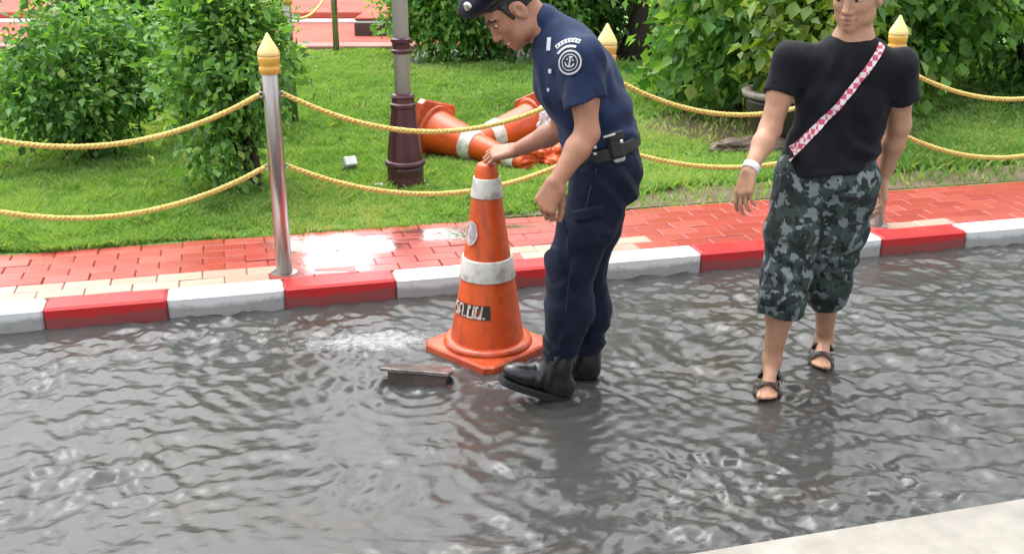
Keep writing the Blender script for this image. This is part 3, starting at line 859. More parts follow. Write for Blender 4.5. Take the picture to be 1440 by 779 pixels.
def cone_parts(parent, text_ang, emblem_ang):
    # square base with clipped corners, slightly dished
    h, c, tk = 0.192, 0.030, 0.050
    out = [(-h, -h + c), (-h + c, -h), (h - c, -h), (h, -h + c), (h, h - c), (h - c, h), (-h + c, h), (-h, h - c)]
    V = [(x, y, 0) for x, y in out] + [(x, y, tk - 0.008) for x, y in out] + [(x * 0.965, y * 0.965, tk) for x, y in out] + [(x * 0.80, y * 0.80, tk + 0.004) for x, y in out]
    F = [tuple(range(7, -1, -1)), tuple(range(24, 32))]
    for k in (0, 8, 16):
        for i in range(8): F.append((k + i, k + (i + 1) % 8, k + 8 + (i + 1) % 8, k + 8 + i))
    b = mesh_obj('base', V, F, MT['cone_base'], parent)
    V, F = lathe([(0.176, tk), (0.180, tk + 0.010), (0.172, tk + 0.022), (0.158, tk + 0.026)], 44)
    mesh_obj('foot_ring', V, F, MT['cone_base'], b, True)
    V, F = lathe([(cr(z), z) for z in np.linspace(tk + 0.01, CH - 0.012, 40)] + [(0.036, CH - 0.004), (0.028, CH)], 44)
    mesh_obj('body', dent(V, 0.004, 2.0), F, MT['cone'], parent, True)
    for z0, z1 in ((0.335, 0.418), (0.660, 0.735)):
        V, F = lathe([(cr(z0) + 0.0055, z0), (cr(z0) + 0.0062, z0 + 0.003), (cr(z1) + 0.0062, z1 - 0.003), (cr(z1) + 0.0055, z1)], 44)
        mesh_obj('band', V, F, MT['white_band'], parent, True)
    zc, gh, gw, gap = 0.222, 0.044, 0.023, 0.0105
    seq = [GL['ro'], GL['do'], GL['.'], GL['bo'], GL['no'], GL['.']]
    W = sum(g['w'] * gw + gap for g in seq); rr = cr(zc)
    a0 = text_ang - W / 2 / rr
    V, F = patch_on_cone(a0 - 0.05, a0 + W / rr + 0.0, zc - gh / 2 - 0.006, zc + gh / 2 + 0.006, 0.0052)
    lb = mesh_obj('label', V, F, MT['black_print'], parent)
    (V, F), _ = strokes_on_cone(seq, a0, zc, gh, gw, gap, 0.0075, 0.0062)
    mesh_obj('lettering', V, F, MT['white_print'], lb)
    V, F = disc_on_cone(emblem_ang, 0.525, 0.036, 0.048, 0.0050)
    e = mesh_obj('emblem', V, F, MT['white_print'], parent)
    V, F = disc_on_cone(emblem_ang, 0.525, 0.029, 0.040, 0.0058, 0.82)
    mesh_obj('emblem_ring', V, F, MT['sticker_grey'], e)
    V, F = disc_on_cone(emblem_ang + 0.10, 0.520, 0.013, 0.024, 0.0060)
    mesh_obj('emblem_figure', V, F, MT['sticker_grey'], e)
    V, F = disc_on_cone(emblem_ang + 0.10, 0.549, 0.008, 0.008, 0.0060)
    mesh_obj('emblem_figure', V, F, MT['sticker_grey'], e)
def copy_children(src, dst):
    for ch in list(src.children):
        c = ch.copy(); COL.objects.link(c); c.parent = dst
        for g in list(ch.children):
            d = g.copy(); COL.objects.link(d); d.parent = c
CONE = np.array([-0.098, 4.00, -0.016])
cA = empty('traffic_cone', CONE, 'orange traffic cone with white bands standing in the flood water', 'traffic cone', 'orange traffic cones', R(47))
cA.rotation_euler = (R(0.9), R(-0.8), R(47))
cone_parts(cA, R(-122 - 47), R(-140 - 47))
def lying_cone(base, tip, label, roll):
    o = empty('traffic_cone', base, label, 'traffic cone', 'orange traffic cones')
    ax = Vector(tip) - Vector(base)
    q = ax.to_track_quat('Z', 'Y')
    o.rotation_mode = 'QUATERNION'
    o.rotation_quaternion = q @ Matrix.Rotation(roll, 4, 'Z').to_quaternion()
    copy_children(cA, o)
    return o
lying_cone((-0.565, 7.10, 0.280), (0.060, 6.66, 0.15), 'orange cone lying on the grass, its base against the lamp post', R(75))
lying_cone((0.190, 7.42, 0.275), (-0.40, 7.05, 0.15), 'orange cone lying on the grass behind the other fallen cone', R(20))

# ------------------------------------------------------------------ tilted drain slab in the water
dsl = empty('drain_slab', (-0.36, 3.68, 0.0), 'tilted dark drain slab sticking out of the water beside the cone', 'drain cover', None, R(-3))
Mx = Matrix.Translation((0, 0.02, 0.036)) @ Matrix.Rotation(R(-12), 4, 'X') @ Matrix.Rotation(R(3), 4, 'Y')
def plate(outline, z0, z1):
    n = len(outline)
    V = [(x, y, z0) for x, y in outline] + [(x, y, z1 - 0.003) for x, y in outline] + [(x * 0.97, y * 0.95, z1) for x, y in outline]
    F = [tuple(range(n - 1, -1, -1)), tuple(range(2 * n, 3 * n))]
    for k in (0, n):
        for i in range(n): F.append((k + i, k + (i + 1) % n, k + n + (i + 1) % n, k + n + i))
    return V, F
V, F = plate([(-0.135, -0.050), (-0.06, -0.062), (0.03, -0.058), (0.125, -0.066), (0.138, -0.01), (0.118, 0.060), (0.02, 0.068), (-0.085, 0.060), (-0.128, 0.02)], 0.0, 0.014)
mesh_obj('slab_top', xf(V, Mx), F, MT['slab'], dsl)
V, F = plate([(-0.105, -0.046), (0.0, -0.052), (0.118, -0.056), (0.120, 0.045), (-0.09, 0.045)], -0.055, -0.001)
mesh_obj('slab_body', xf(V, Mx), F, MT['slab_side'], dsl)

#@@PART2
# ------------------------------------------------------------------ shrubs and trees
def leaf_cloud(name, parent, lobes, n, size, mat, droop=0.3, shell=0.55, seed=1, squash=1.0):
    """leaves spread through the volume of several uneven lobes: (x, y, z, rx, ry, rz)"""
    rg = np.random.default_rng(seed)
    lobes = np.array(lobes, float)
    vol = lobes[:, 3] * lobes[:, 4] * lobes[:, 5]
    wt = vol ** 0.67; wt /= wt.sum()
    li = rg.choice(len(lobes), n, p=wt)
    d = rg.normal(size=(n, 3)); d /= np.linalg.norm(d, axis=1)[:, None]
    # sprays: leaves bunch round twig ends
    ntw = max(20, n // 22)
    tw_l = rg.choice(len(lobes), ntw, p=wt)
    tw_d = rg.normal(size=(ntw, 3)); tw_d /= np.linalg.norm(tw_d, axis=1)[:, None]
    tw_r = shell + (1.08 - shell) * rg.random(ntw) ** 0.6
    tw_p = lobes[tw_l, :3] + tw_d * tw_r[:, None] * lobes[tw_l, 3:]
    ti = rg.integers(0, ntw, n)
    P = tw_p[ti] + rg.normal(size=(n, 3)) * size * np.array([1.25, 1.25, 0.95])
    out = tw_d[ti] * 0.7 + rg.normal(size=(n, 3)) * 0.55
    out[:, 2] -= droop
    out /= np.linalg.norm(out, axis=1)[:, None]
    side = np.cross(out, rg.normal(size=(n, 3)) * 0.6 + np.array([0, 0, 1.0])); side /= np.linalg.norm(side, axis=1)[:, None] + 1e-9
    nrm = np.cross(side, out)
    L = size * (0.40 + 1.0 * rg.random(n))[:, None]; W = L * (0.26 + 0.10 * rg.random(n))[:, None] * squash
    fold = W * 0.35
    A = P; T = P + out * L - nrm * L * 0.12; Mp = P + out * L * 0.48
    Lf = Mp - side * W + nrm * fold; Rt = Mp + side * W + nrm * fold
    V = np.stack([A, Rt, T, Lf], 1).reshape(-1, 3)
    i = np.arange(n)[:, None] * 4
    F = np.concatenate([i + np.array([0, 1, 2]), i + np.array([0, 2, 3])], 1).reshape(-1, 3)
    c = np.clip(0.42 + 0.22 * rg.normal(size=n) + 0.18 * rg.normal(size=ntw)[ti], 0, 1)
    V = V.copy(); V[:, 2] = np.maximum(V[:, 2], 0.10)
    o = big_mesh(name, V, F, MT[mat], None, attrs={'rnd': ('FACE', np.repeat(c, 2))})
    keep(o, parent)
    return o

def stems(parent, base, tops, r0, name='trunk'):
    base = np.asarray(base, float)
    trunk_top = None
    for k, tp in enumerate(tops):
        tp = np.asarray(tp, float)
        pts, rad = [], []
        for u in np.linspace(0, 1, 9):
            q = base + (tp - base) * u
            q = q + np.array([math.sin(u * 5 + k) * 0.03, math.cos(u * 4 + k * 2) * 0.03, 0]) * math.sin(u * math.pi)
            q[:2] = base[:2] + (q[:2] - base[:2]) * u ** 0.7
            pts.append(q); rad.append(r0 * (1 - 0.75 * u) * (1.0 if k == 0 else 0.7))
        V, F = tube(pts, rad, 9)
        o = mesh_obj(name if k == 0 else 'branch', V, F, MT['wood_trunk'], None, True)
        keep(o, parent)

def shrub(name, base, lobes, n, size, mat, label, seed, r0=0.035, cat='shrub', group='shrubs behind the lawn', droop=0.3, squash=1.0, shell=0.55):
    p = empty(name, (base[0], base[1], LAWN_Z), label, cat, group)
    stems(p, (base[0], base[1], LAWN_Z - 0.02), [(l[0], l[1], l[2]) for l in lobes[:5]], r0)
    leaf_cloud('crown', p, lobes, n, size, mat, droop, shell, seed, squash)
    return p
def lobes_round(cx, cy, cz, rx, ry, rz, k, seed, jit=0.55, sub=0.52):
    rg = np.random.default_rng(seed); L = [(cx, cy, cz, rx * 0.72, ry * 0.72, rz * 0.72)]
    for _ in range(k):
        d = rg.normal(size=3); d /= np.linalg.norm(d)
        f = sub * (0.8 + 0.5 * rg.random())
        L.append((cx + d[0] * rx * jit, cy + d[1] * ry * jit, cz + d[2] * rz * jit, rx * f, ry * f, rz * f))
    return L

# round shrub on a stem by the left post
shrub('round_shrub', (-1.50, 6.10), lobes_round(-1.63, 6.10, 0.86, 0.43, 0.43, 0.60, 9, 3), 11000, 0.055, 'leaf_fresh',
      'round green shrub on a thin trunk behind the left steel post', 4, 0.042, group='shrubs on the lawn', shell=0.35)
shrub('lawn_shrub', (-2.75, 6.9), lobes_round(-2.75, 6.9, 0.75, 0.55, 0.5, 0.55, 8, 8), 9000, 0.06, 'leaf_mid',
      'lower leafy shrub on the lawn at the far left', 9, 0.035, group='shrubs on the lawn', shell=0.4)
shrub('lawn_shrub', (-2.35, 7.9), lobes_round(-2.35, 7.9, 0.72, 0.42, 0.40, 0.46, 7, 18), 6000, 0.06, 'leaf_mid',
      'pale green shrub half hidden behind the round shrub', 19, 0.03, group='shrubs on the lawn', shell=0.4)
# hedge of shrubs behind the lawn
specs = [
 ((-0.72, 12.0), (0.85, 0.70, 1.00), 0.98, 9000, 0.085, 'leaf_fresh', 'leafy shrub behind the lawn just right of the lamp pole'),
 ((0.35, 11.8), (0.85, 0.75, 1.05), 1.10, 10000, 0.085, 'leaf_fresh', 'leafy shrub behind the lawn under the bent man\'s face'),
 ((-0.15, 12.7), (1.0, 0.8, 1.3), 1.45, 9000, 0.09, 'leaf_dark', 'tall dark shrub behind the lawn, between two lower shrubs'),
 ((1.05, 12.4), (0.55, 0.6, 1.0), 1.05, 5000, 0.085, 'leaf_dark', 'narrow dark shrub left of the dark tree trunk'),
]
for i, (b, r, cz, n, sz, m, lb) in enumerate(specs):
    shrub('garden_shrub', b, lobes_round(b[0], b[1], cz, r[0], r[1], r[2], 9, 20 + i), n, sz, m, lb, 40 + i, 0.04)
# the big broad-leaved shrubs on the right
shrub('broad_leaf_shrub', (2.05, 8.75), lobes_round(2.05, 8.75, 1.00, 0.85, 0.75, 0.95, 11, 61, 0.6), 12000, 0.110, 'leaf_fresh',
      'large broad leaved shrub hanging over the right side of the lawn', 62, 0.05, droop=0.55, squash=1.15)
shrub('broad_leaf_shrub', (3.25, 8.95), lobes_round(3.25, 8.95, 1.05, 0.85, 0.75, 1.05, 11, 71, 0.6), 11000, 0.110, 'leaf_fresh',
      'large broad leaved shrub right of the one beside the planter', 72, 0.05, droop=0.55, squash=1.15)
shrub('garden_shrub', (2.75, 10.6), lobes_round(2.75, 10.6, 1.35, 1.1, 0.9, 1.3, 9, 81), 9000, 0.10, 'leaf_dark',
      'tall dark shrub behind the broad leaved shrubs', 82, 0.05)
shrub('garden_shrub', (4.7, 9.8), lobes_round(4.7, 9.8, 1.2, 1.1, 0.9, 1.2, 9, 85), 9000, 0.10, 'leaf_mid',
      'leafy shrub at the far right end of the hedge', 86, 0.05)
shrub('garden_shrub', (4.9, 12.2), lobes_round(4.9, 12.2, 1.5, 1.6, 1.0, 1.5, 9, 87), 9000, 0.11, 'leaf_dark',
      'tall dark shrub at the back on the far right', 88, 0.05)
# dark tree behind
tr = empty('garden_tree', (1.62, 12.1, LAWN_Z), 'thick dark tree trunk between the middle and right shrubs', 'tree', 'shrubs behind the lawn')
pts = [np.array([1.62 + 0.05 * math.sin(u * 4), 12.1, LAWN_Z - 0.05 + 4.2 * u]) for u in np.linspace(0, 1, 14)]
rad = [0.30 * (1 + 0.6 * math.exp(-u * 14)) * (1 - 0.4 * u) for u in np.linspace(0, 1, 14)]
V, F = tube(pts, rad, 18); V = [np.asarray(v) + 0.02 * np.array([math.sin(v[2] * 9 + v[0] * 30), math.cos(v[0] * 40), 0]) for v in V]
keep(mesh_obj('trunk', V, F, MT['wood_trunk'], None, True), tr)
for k, (ex, ey, ez) in enumerate(((0.4, 12.6, 4.6), (3.0, 12.8, 4.9), (1.8, 13.4, 5.3))):
    a = np.array([1.62, 12.1, 3.4]); b = np.array([ex, ey, ez])
    V, F = tube([a + (b - a) * u + np.array([0, 0, 0.2 * math.sin(u * 3.1)]) for u in np.linspace(0, 1, 8)], [0.14 * (1 - 0.7 * u) for u in np.linspace(0, 1, 8)], 10)
    keep(mesh_obj('limb', V, F, MT['wood_trunk'], None, True), tr)
leaf_cloud('crown', tr, lobes_round(1.7, 13.0, 4.6, 1.7, 1.2, 0.9, 10, 91), 9000, 0.13, 'leaf_dark', 0.3, 0.4, 92)
# shrubs that close the garden at the back
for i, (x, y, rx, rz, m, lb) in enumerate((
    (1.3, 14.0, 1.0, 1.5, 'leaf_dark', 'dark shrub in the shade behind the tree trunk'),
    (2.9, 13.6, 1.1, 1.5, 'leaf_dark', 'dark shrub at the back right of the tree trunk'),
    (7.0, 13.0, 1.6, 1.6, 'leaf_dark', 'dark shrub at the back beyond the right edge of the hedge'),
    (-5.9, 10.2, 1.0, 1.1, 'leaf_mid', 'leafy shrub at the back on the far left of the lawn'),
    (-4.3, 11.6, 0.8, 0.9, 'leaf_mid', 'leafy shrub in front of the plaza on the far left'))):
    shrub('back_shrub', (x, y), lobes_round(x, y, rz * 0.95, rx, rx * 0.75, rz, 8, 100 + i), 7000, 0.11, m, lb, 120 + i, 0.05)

# planter with yellow-green plant by the right edge
PX, PY = 1.98, 7.55
pp = empty('planter_pot', (PX, PY, LAWN_Z), 'wide dark planter pot with pale rim behind the bare arm', 'planter', None)
V, F = lathe([(0.20, 0.0), (0.22, 0.02), (0.29, 0.16), (0.32, 0.30), (0.315, 0.335)], 40); mesh_obj('bowl', V, F, MT['pot'], pp, True)
V, F = lathe([(0.316, 0.3352), (0.345, 0.345), (0.35, 0.375), (0.33, 0.386), (0.29, 0.386), (0.285, 0.34)], 40); mesh_obj('rim', V, F, MT['pot_rim'], pp, True)
V, F = lathe([(0.284, 0.30), (0.284, 0.345), (0.10, 0.36)], 30); mesh_obj('soil', V, F, MT['mud'], pp)
shrub('potted_plant', (PX, PY), [(PX + 0.05, PY, 0.95, 0.30, 0.28, 0.32), (PX - 0.10, PY - 0.1, 1.12, 0.26, 0.24, 0.24), (PX + 0.25, PY, 1.15, 0.26, 0.24, 0.26), (PX, PY + 0.1, 0.70, 0.24, 0.22, 0.2)],
      1500, 0.10, 'leaf_bright', 'yellow green leafy plant growing in the dark planter pot', 131, 0.02, 'plant', None, 0.35, 1.3, 0.3)
# things dropped on the grass behind the cone
def crumple(name, c, r, seed, mat, amp, freq, label, cat, rot=0.0):
    import bmesh
    bm = bmesh.new(); bmesh.ops.create_icosphere(bm, subdivisions=5, radius=1.0)
    V = np.array([v.co[:] for v in bm.verts]); F = [tuple(v.index for v in f.verts) for f in bm.faces]; bm.free()
    n = sum(amp * (0.55 ** k) * np.abs(vnoise(V[:, 0] * freq * 2 ** k + seed, V[:, 1] * freq * 2 ** k, V[:, 2] * freq * 2 ** k)) for k in range(4))
    V = V * (1 + n - amp * 0.6)[:, None] * np.array(r)
    V[:, 2] = np.maximum(V[:, 2], -r[2] * 0.55)
    p = empty(name, c, label, cat, None, rot)
    mesh_obj('stone' if cat == 'rock' else 'sheet', V, F, mat, p, True)
    return p
crumple('orange_tarp', (0.21, 6.78, LAWN_Z + 0.075), (0.19, 0.12, 0.11), 4.0, MT['net'], 0.75, 2.0, 'crumpled orange plastic sheet lying on the grass behind the man', 'tarp', 0.35)
crumple('garden_rock', (1.66, 7.28, LAWN_Z + 0.03), (0.30, 0.09, 0.07), 14.0, MT['rock'], 0.35, 1.4, 'low brown rock lying in the soil before the planter pot', 'rock', 0.25)
wb = crumple('plastic_bag', (0.262, 7.20, LAWN_Z + 0.20), (0.075, 0.07, 0.15), 9.0, MT['bag'], 0.5, 1.8, 'crumpled white plastic bag propped on the fallen cones', 'bag', 0.2)
V, F = lathe([(0.0, 0), (0.024, 0.0), (0.020, 0.004)], 14)
mesh_obj('print', xf(V, Matrix.Translation((-0.01, -0.078, 0.02)) @ Matrix.Rotation(R(90), 4, 'X')), F, MT['bag_print'], wb)

# ------------------------------------------------------------------ bodies: signed distance fields meshed to one surface
class Field:
    def __init__(self, lo, hi, h):
        self.h = h; self.lo = np.asarray(lo, np.float32)
        self.n = np.ceil((np.asarray(hi) - lo) / h).astype(int) + 1
        self.d = np.full(self.n, 1.0, np.float32)
    def region(self, lo, hi):
        a = np.clip(np.floor((np.asarray(lo) - self.lo) / self.h).astype(int), 0, self.n)
        b = np.clip(np.ceil((np.asarray(hi) - self.lo) / self.h).astype(int) + 1, 0, self.n)
        if np.any(b <= a): return None, None
        g = np.meshgrid(*[self.lo[k] + self.h * np.arange(a[k], b[k], dtype=np.float32) for k in range(3)], indexing='ij', sparse=True)
        return tuple(slice(a[k], b[k]) for k in range(3)), g
    def put(self, lo, hi, fn, k=0.0, mode='add', pad=0.05):
        sl, g = self.region(np.asarray(lo) - pad - k, np.asarray(hi) + pad + k)
        if sl is None: return
        v = fn(*g); D = self.d[sl]
        if mode == 'add':
            if k > 0:
                hh = np.clip(0.5 + 0.5 * (D - v) / k, 0, 1)
                self.d[sl] = D * (1 - hh) + v * hh - k * hh * (1 - hh)
            else: self.d[sl] = np.minimum(D, v)
        else:
            v = -v
            if k > 0:
                hh = np.clip(0.5 + 0.5 * (v - D) / k, 0, 1)
                self.d[sl] = D * (1 - hh) + v * hh + k * hh * (1 - hh)
            else: self.d[sl] = np.maximum(D, v)
    def seg(self, a, b, ra, rb, k=0.02, ax=None, fac=1.0, mode='add'):
        """tapered limb; ax, fac: cross-section widened by fac along ax"""
        a, b = np.asarray(a, float), np.asarray(b, float)
        ba = b - a; L2 = max(float(ba @ ba), 1e-9)
        m = max(ra, rb) * max(fac, 1.0)
        if ax is not None:
            ax = np.asarray(ax, float); ax = ax / np.linalg.norm(ax)
        def fn(x, y, z):
            px, py, pz = x - a[0], y - a[1], z - a[2]
            h = np.clip((px * ba[0] + py * ba[1] + pz * ba[2]) / L2, 0, 1)
            vx, vy, vz = px - h * ba[0], py - h * ba[1], pz - h * ba[2]
            if ax is not None:
                q = (vx * ax[0] + vy * ax[1] + vz * ax[2]) * (1 / fac - 1)
                vx, vy, vz = vx + q * ax[0], vy + q * ax[1], vz + q * ax[2]
            return (np.sqrt(vx * vx + vy * vy + vz * vz) - (ra + (rb - ra) * h)) * min(1.0, 1.0)
        self.put(np.minimum(a, b) - m, np.maximum(a, b) + m, fn, k, mode)
    def chain(self, pts, rad, k=0.02, ax=None, fac=None, mode='add'):
        for i in range(len(pts) - 1):
            f = 1.0 if fac is None else (fac if np.isscalar(fac) else 0.5 * (fac[i] + fac[i + 1]))
            self.seg(pts[i], pts[i + 1], rad[i], rad[i + 1], k, ax, f, mode)
    def ell(self, c, r, B=None, k=0.02, mode='add'):
        c = np.asarray(c, float); r = np.asarray(r, float)
        B = np.eye(3) if B is None else np.asarray(B, float)      # rows = local axes
        m = float(max(r))
        def fn(x, y, z):
            px, py, pz = x - c[0], y - c[1], z - c[2]
            q = [(B[i][0] * px + B[i][1] * py + B[i][2] * pz) / r[i] for i in range(3)]
            l = np.sqrt(q[0] ** 2 + q[1] ** 2 + q[2] ** 2) + 1e-6
            g = np.sqrt((q[0] / r[0]) ** 2 + (q[1] / r[1]) ** 2 + (q[2] / r[2]) ** 2) + 1e-6
            return l * (l - 1) / g
        self.put(c - m, c + m, fn, k, mode)
    def cut(self, p, n):
        """keep the side of the plane where (x-p).n < 0"""
        n = np.asarray(n, float); n = n / np.linalg.norm(n)
        sl, g = self.region(self.lo, self.lo + self.n * self.h)
        self.d = np.maximum(self.d, ((g[0] - p[0]) * n[0] + (g[1] - p[1]) * n[1] + (g[2] - p[2]) * n[2]).astype(np.float32))
    def warp(self, fn):
        sl, g = self.region(self.lo, self.lo + self.n * self.h)
        near = np.abs(self.d) < 0.05
        ix = np.argwhere(near)
        P = self.lo + ix * self.h
        self.d[near] += fn(P[:, 0], P[:, 1], P[:, 2]).astype(np.float32)
    def mesh(self, smooth=1):
        d = self.d; n = self.n; h = self.h
        ins = d < 0
        c = np.zeros(tuple(n - 1), np.int8)
        for dx in (0, 1):
            for dy in (0, 1):
                for dz in (0, 1):
                    c += ins[dx:n[0] - 1 + dx, dy:n[1] - 1 + dy, dz:n[2] - 1 + dz]
        act = (c > 0) & (c < 8)
        ix = np.argwhere(act); idm = np.full(act.shape, -1, np.int32); idm[act] = np.arange(len(ix))
        acc = np.zeros((len(ix), 3)); cnt = np.zeros(len(ix))
        corners = [(a, b, e) for a in (0, 1) for b in (0, 1) for e in (0, 1)]
        vals = {q: d[ix[:, 0] + q[0], ix[:, 1] + q[1], ix[:, 2] + q[2]] for q in corners}
        for q in corners:
            for ax in range(3):
                if q[ax]: continue
                q2 = list(q); q2[ax] = 1; q2 = tuple(q2)
                v0, v1 = vals[q], vals[q2]; m = (v0 < 0) != (v1 < 0)
                t = np.where(m, v0 / np.where(m, v0 - v1, 1), 0)
                e = np.array(q, float)[None].repeat(len(ix), 0); e[:, ax] += t
                acc[m] += e[m]; cnt[m] += 1
        V = self.lo + h * (ix + acc / cnt[:, None])
        Fs = []
        for ax in range(3):
            o1, o2 = [(1, 2), (2, 0), (0, 1)][ax]
            s0 = [slice(0, n[k]) for k in range(3)]; s1 = list(s0)
            s0[ax] = slice(0, n[ax] - 1); s1[ax] = slice(1, n[ax])
            A, Bn = ins[tuple(s0)], ins[tuple(s1)]
            e = np.argwhere(A != Bn)
            e = e[(e[:, o1] > 0) & (e[:, o2] > 0) & (e[:, o1] < n[o1] - 1) & (e[:, o2] < n[o2] - 1)]
            flip = ~A[e[:, 0], e[:, 1], e[:, 2]]
            def cell(a, b):
                q = e.copy(); q[:, o1] -= a; q[:, o2] -= b
                return idm[q[:, 0], q[:, 1], q[:, 2]]
            Q = np.stack([cell(1, 1), cell(0, 1), cell(0, 0), cell(1, 0)], 1)
            Q[flip] = Q[flip][:, ::-1]
            Fs.append(Q)
        F = np.concatenate(Fs); F = F[(F >= 0).all(1)]
        for _ in range(smooth):
            S = np.zeros_like(V); N = np.zeros(len(V))
            for a, b in ((0, 1), (1, 2), (2, 3), (3, 0)):
                np.add.at(S, F[:, a], V[F[:, b]]); np.add.at(N, F[:, a], 1)
                np.add.at(S, F[:, b], V[F[:, a]]); np.add.at(N, F[:, b], 1)
            V = V * 0.5 + 0.5 * S / np.maximum(N, 1)[:, None]
        return V, F

def unit(v):
    v = np.asarray(v, float); return v / np.linalg.norm(v)
def frame(fwd, hint):
    """rows: fwd, thumb side, back of hand"""
    x = unit(fwd); z = unit(np.asarray(hint, float) - x * np.dot(hint, x)); y = np.cross(z, x)
    return np.array([x, y, z])

def hand(F, wrist, fwd, dorsal, side, curls, thumb_dir, sc=1.0, wr=0.024, spread=0.0, thumb_bend=0.4):
    """palm and five fingers; side = +1 when the thumb lies on the +y side of the frame"""
    B = frame(fwd, dorsal)
    def L(x, y, z): return np.asarray(wrist) + sc * (B[0] * x + B[1] * y * side + B[2] * z)
    lat = [0.029, 0.0095, -0.0100, -0.0285]; reach = [0.088, 0.093, 0.088, 0.079]
    segs = [(0.042, 0.025, 0.020), (0.046, 0.028, 0.021), (0.042, 0.026, 0.020), (0.033, 0.020, 0.018)]
    for i in range(4):
        F.seg(L(0.012, lat[i] * 0.62, 0), L(reach[i] - 0.004, lat[i], 0.002), 0.0150 * sc, 0.0115 * sc, 0.012)
        p = L(reach[i] - 0.006, lat[i], 0.002); ang = 0.0; r = 0.0094 if i < 3 else 0.0082
        for j, sl in enumerate(segs[i]):
            ang += curls[i][j]
            yaw = spread * (1.5 - i)
            dv = B[0] * math.cos(ang) * math.cos(yaw) + B[1] * side * math.sin(yaw) * math.cos(ang) - B[2] * math.sin(ang)
            q = p + dv * sl * sc
            F.seg(p, q, r * sc, r * 0.88 * sc, 0.0035)
            p = q; r *= 0.90
    t0 = L(0.022, 0.020, -0.006); td = unit(thumb_dir[0] * B[0] + thumb_dir[1] * side * B[1] + thumb_dir[2] * B[2])
    t1 = t0 + td * 0.045 * sc
    F.seg(t0, t1, 0.0165 * sc, 0.0118 * sc, 0.012)
    td2 = unit(td + thumb_bend * B[0] - 0.25 * thumb_bend * B[1] * side)
    t2 = t1 + td2 * 0.031 * sc; F.seg(t1, t2, 0.0112 * sc, 0.0100 * sc, 0.004)
    td3 = unit(td2 + thumb_bend * B[0] * 0.5)
    F.seg(t2, t2 + td3 * 0.025 * sc, 0.0100 * sc, 0.0080 * sc, 0.004)

def head(F, c, B, s=1.0):
    """B rows: face direction, left side, crown direction"""
    def L(x, y, z): return np.asarray(c) + s * (B[0] * x + B[1] * y + B[2] * z)
    e = lambda x, y, z, r, k=0.02, mode='add': F.ell(L(x, y, z), np.array(r) * s, B, k, mode)
    e(-0.012, 0, 0.035, (0.098, 0.076, 0.086))                     # cranium
    e(0.022, 0, -0.020, (0.066, 0.062, 0.078), 0.03)               # face
    e(0.040, 0, -0.078, (0.042, 0.042, 0.034), 0.03)               # jaw
    e(0.066, 0, -0.096, (0.020, 0.022, 0.015), 0.016)              # chin
    for y in (-1, 1):
        e(0.050, y * 0.036, -0.022, (0.030, 0.026, 0.024), 0.02)   # cheek
        e(0.022, y * 0.050, -0.066, (0.034, 0.016, 0.026), 0.025)  # jaw corner
        e(0.074, y * 0.030, 0.026, (0.018, 0.028, 0.009), 0.014)   # brow
        e(0.091, y * 0.031, 0.005, (0.013, 0.015, 0.010), 0.012, 'sub')   # eye socket
        e(0.074, y * 0.031, 0.004, (0.013, 0.014, 0.011), 0.004)   # lids
        e(-0.006, y * 0.076, -0.008, (0.022, 0.010, 0.031), 0.006) # ear
        e(0.000, y * 0.087, -0.004, (0.012, 0.009, 0.019), 0.003, 'sub')
        e(-0.006, y * 0.074, -0.032, (0.010, 0.009, 0.012), 0.006)
        e(0.090, y * 0.012, -0.040, (0.011, 0.008, 0.008), 0.006)  # nostril wing
    F.seg(L(0.084, 0, 0.018), L(0.104, 0, -0.030), 0.0085 * s, 0.0105 * s, 0.012)   # nose
    e(0.106, 0, -0.034, (0.011, 0.010, 0.010), 0.006)
    e(0.082, 0, -0.062, (0.014, 0.024, 0.008), 0.008)              # lips
    e(0.080, 0, -0.076, (0.013, 0.021, 0.008), 0.008)
    e(0.098, 0, -0.0685, (0.010, 0.026, 0.0035), 0.004, 'sub')     # mouth line

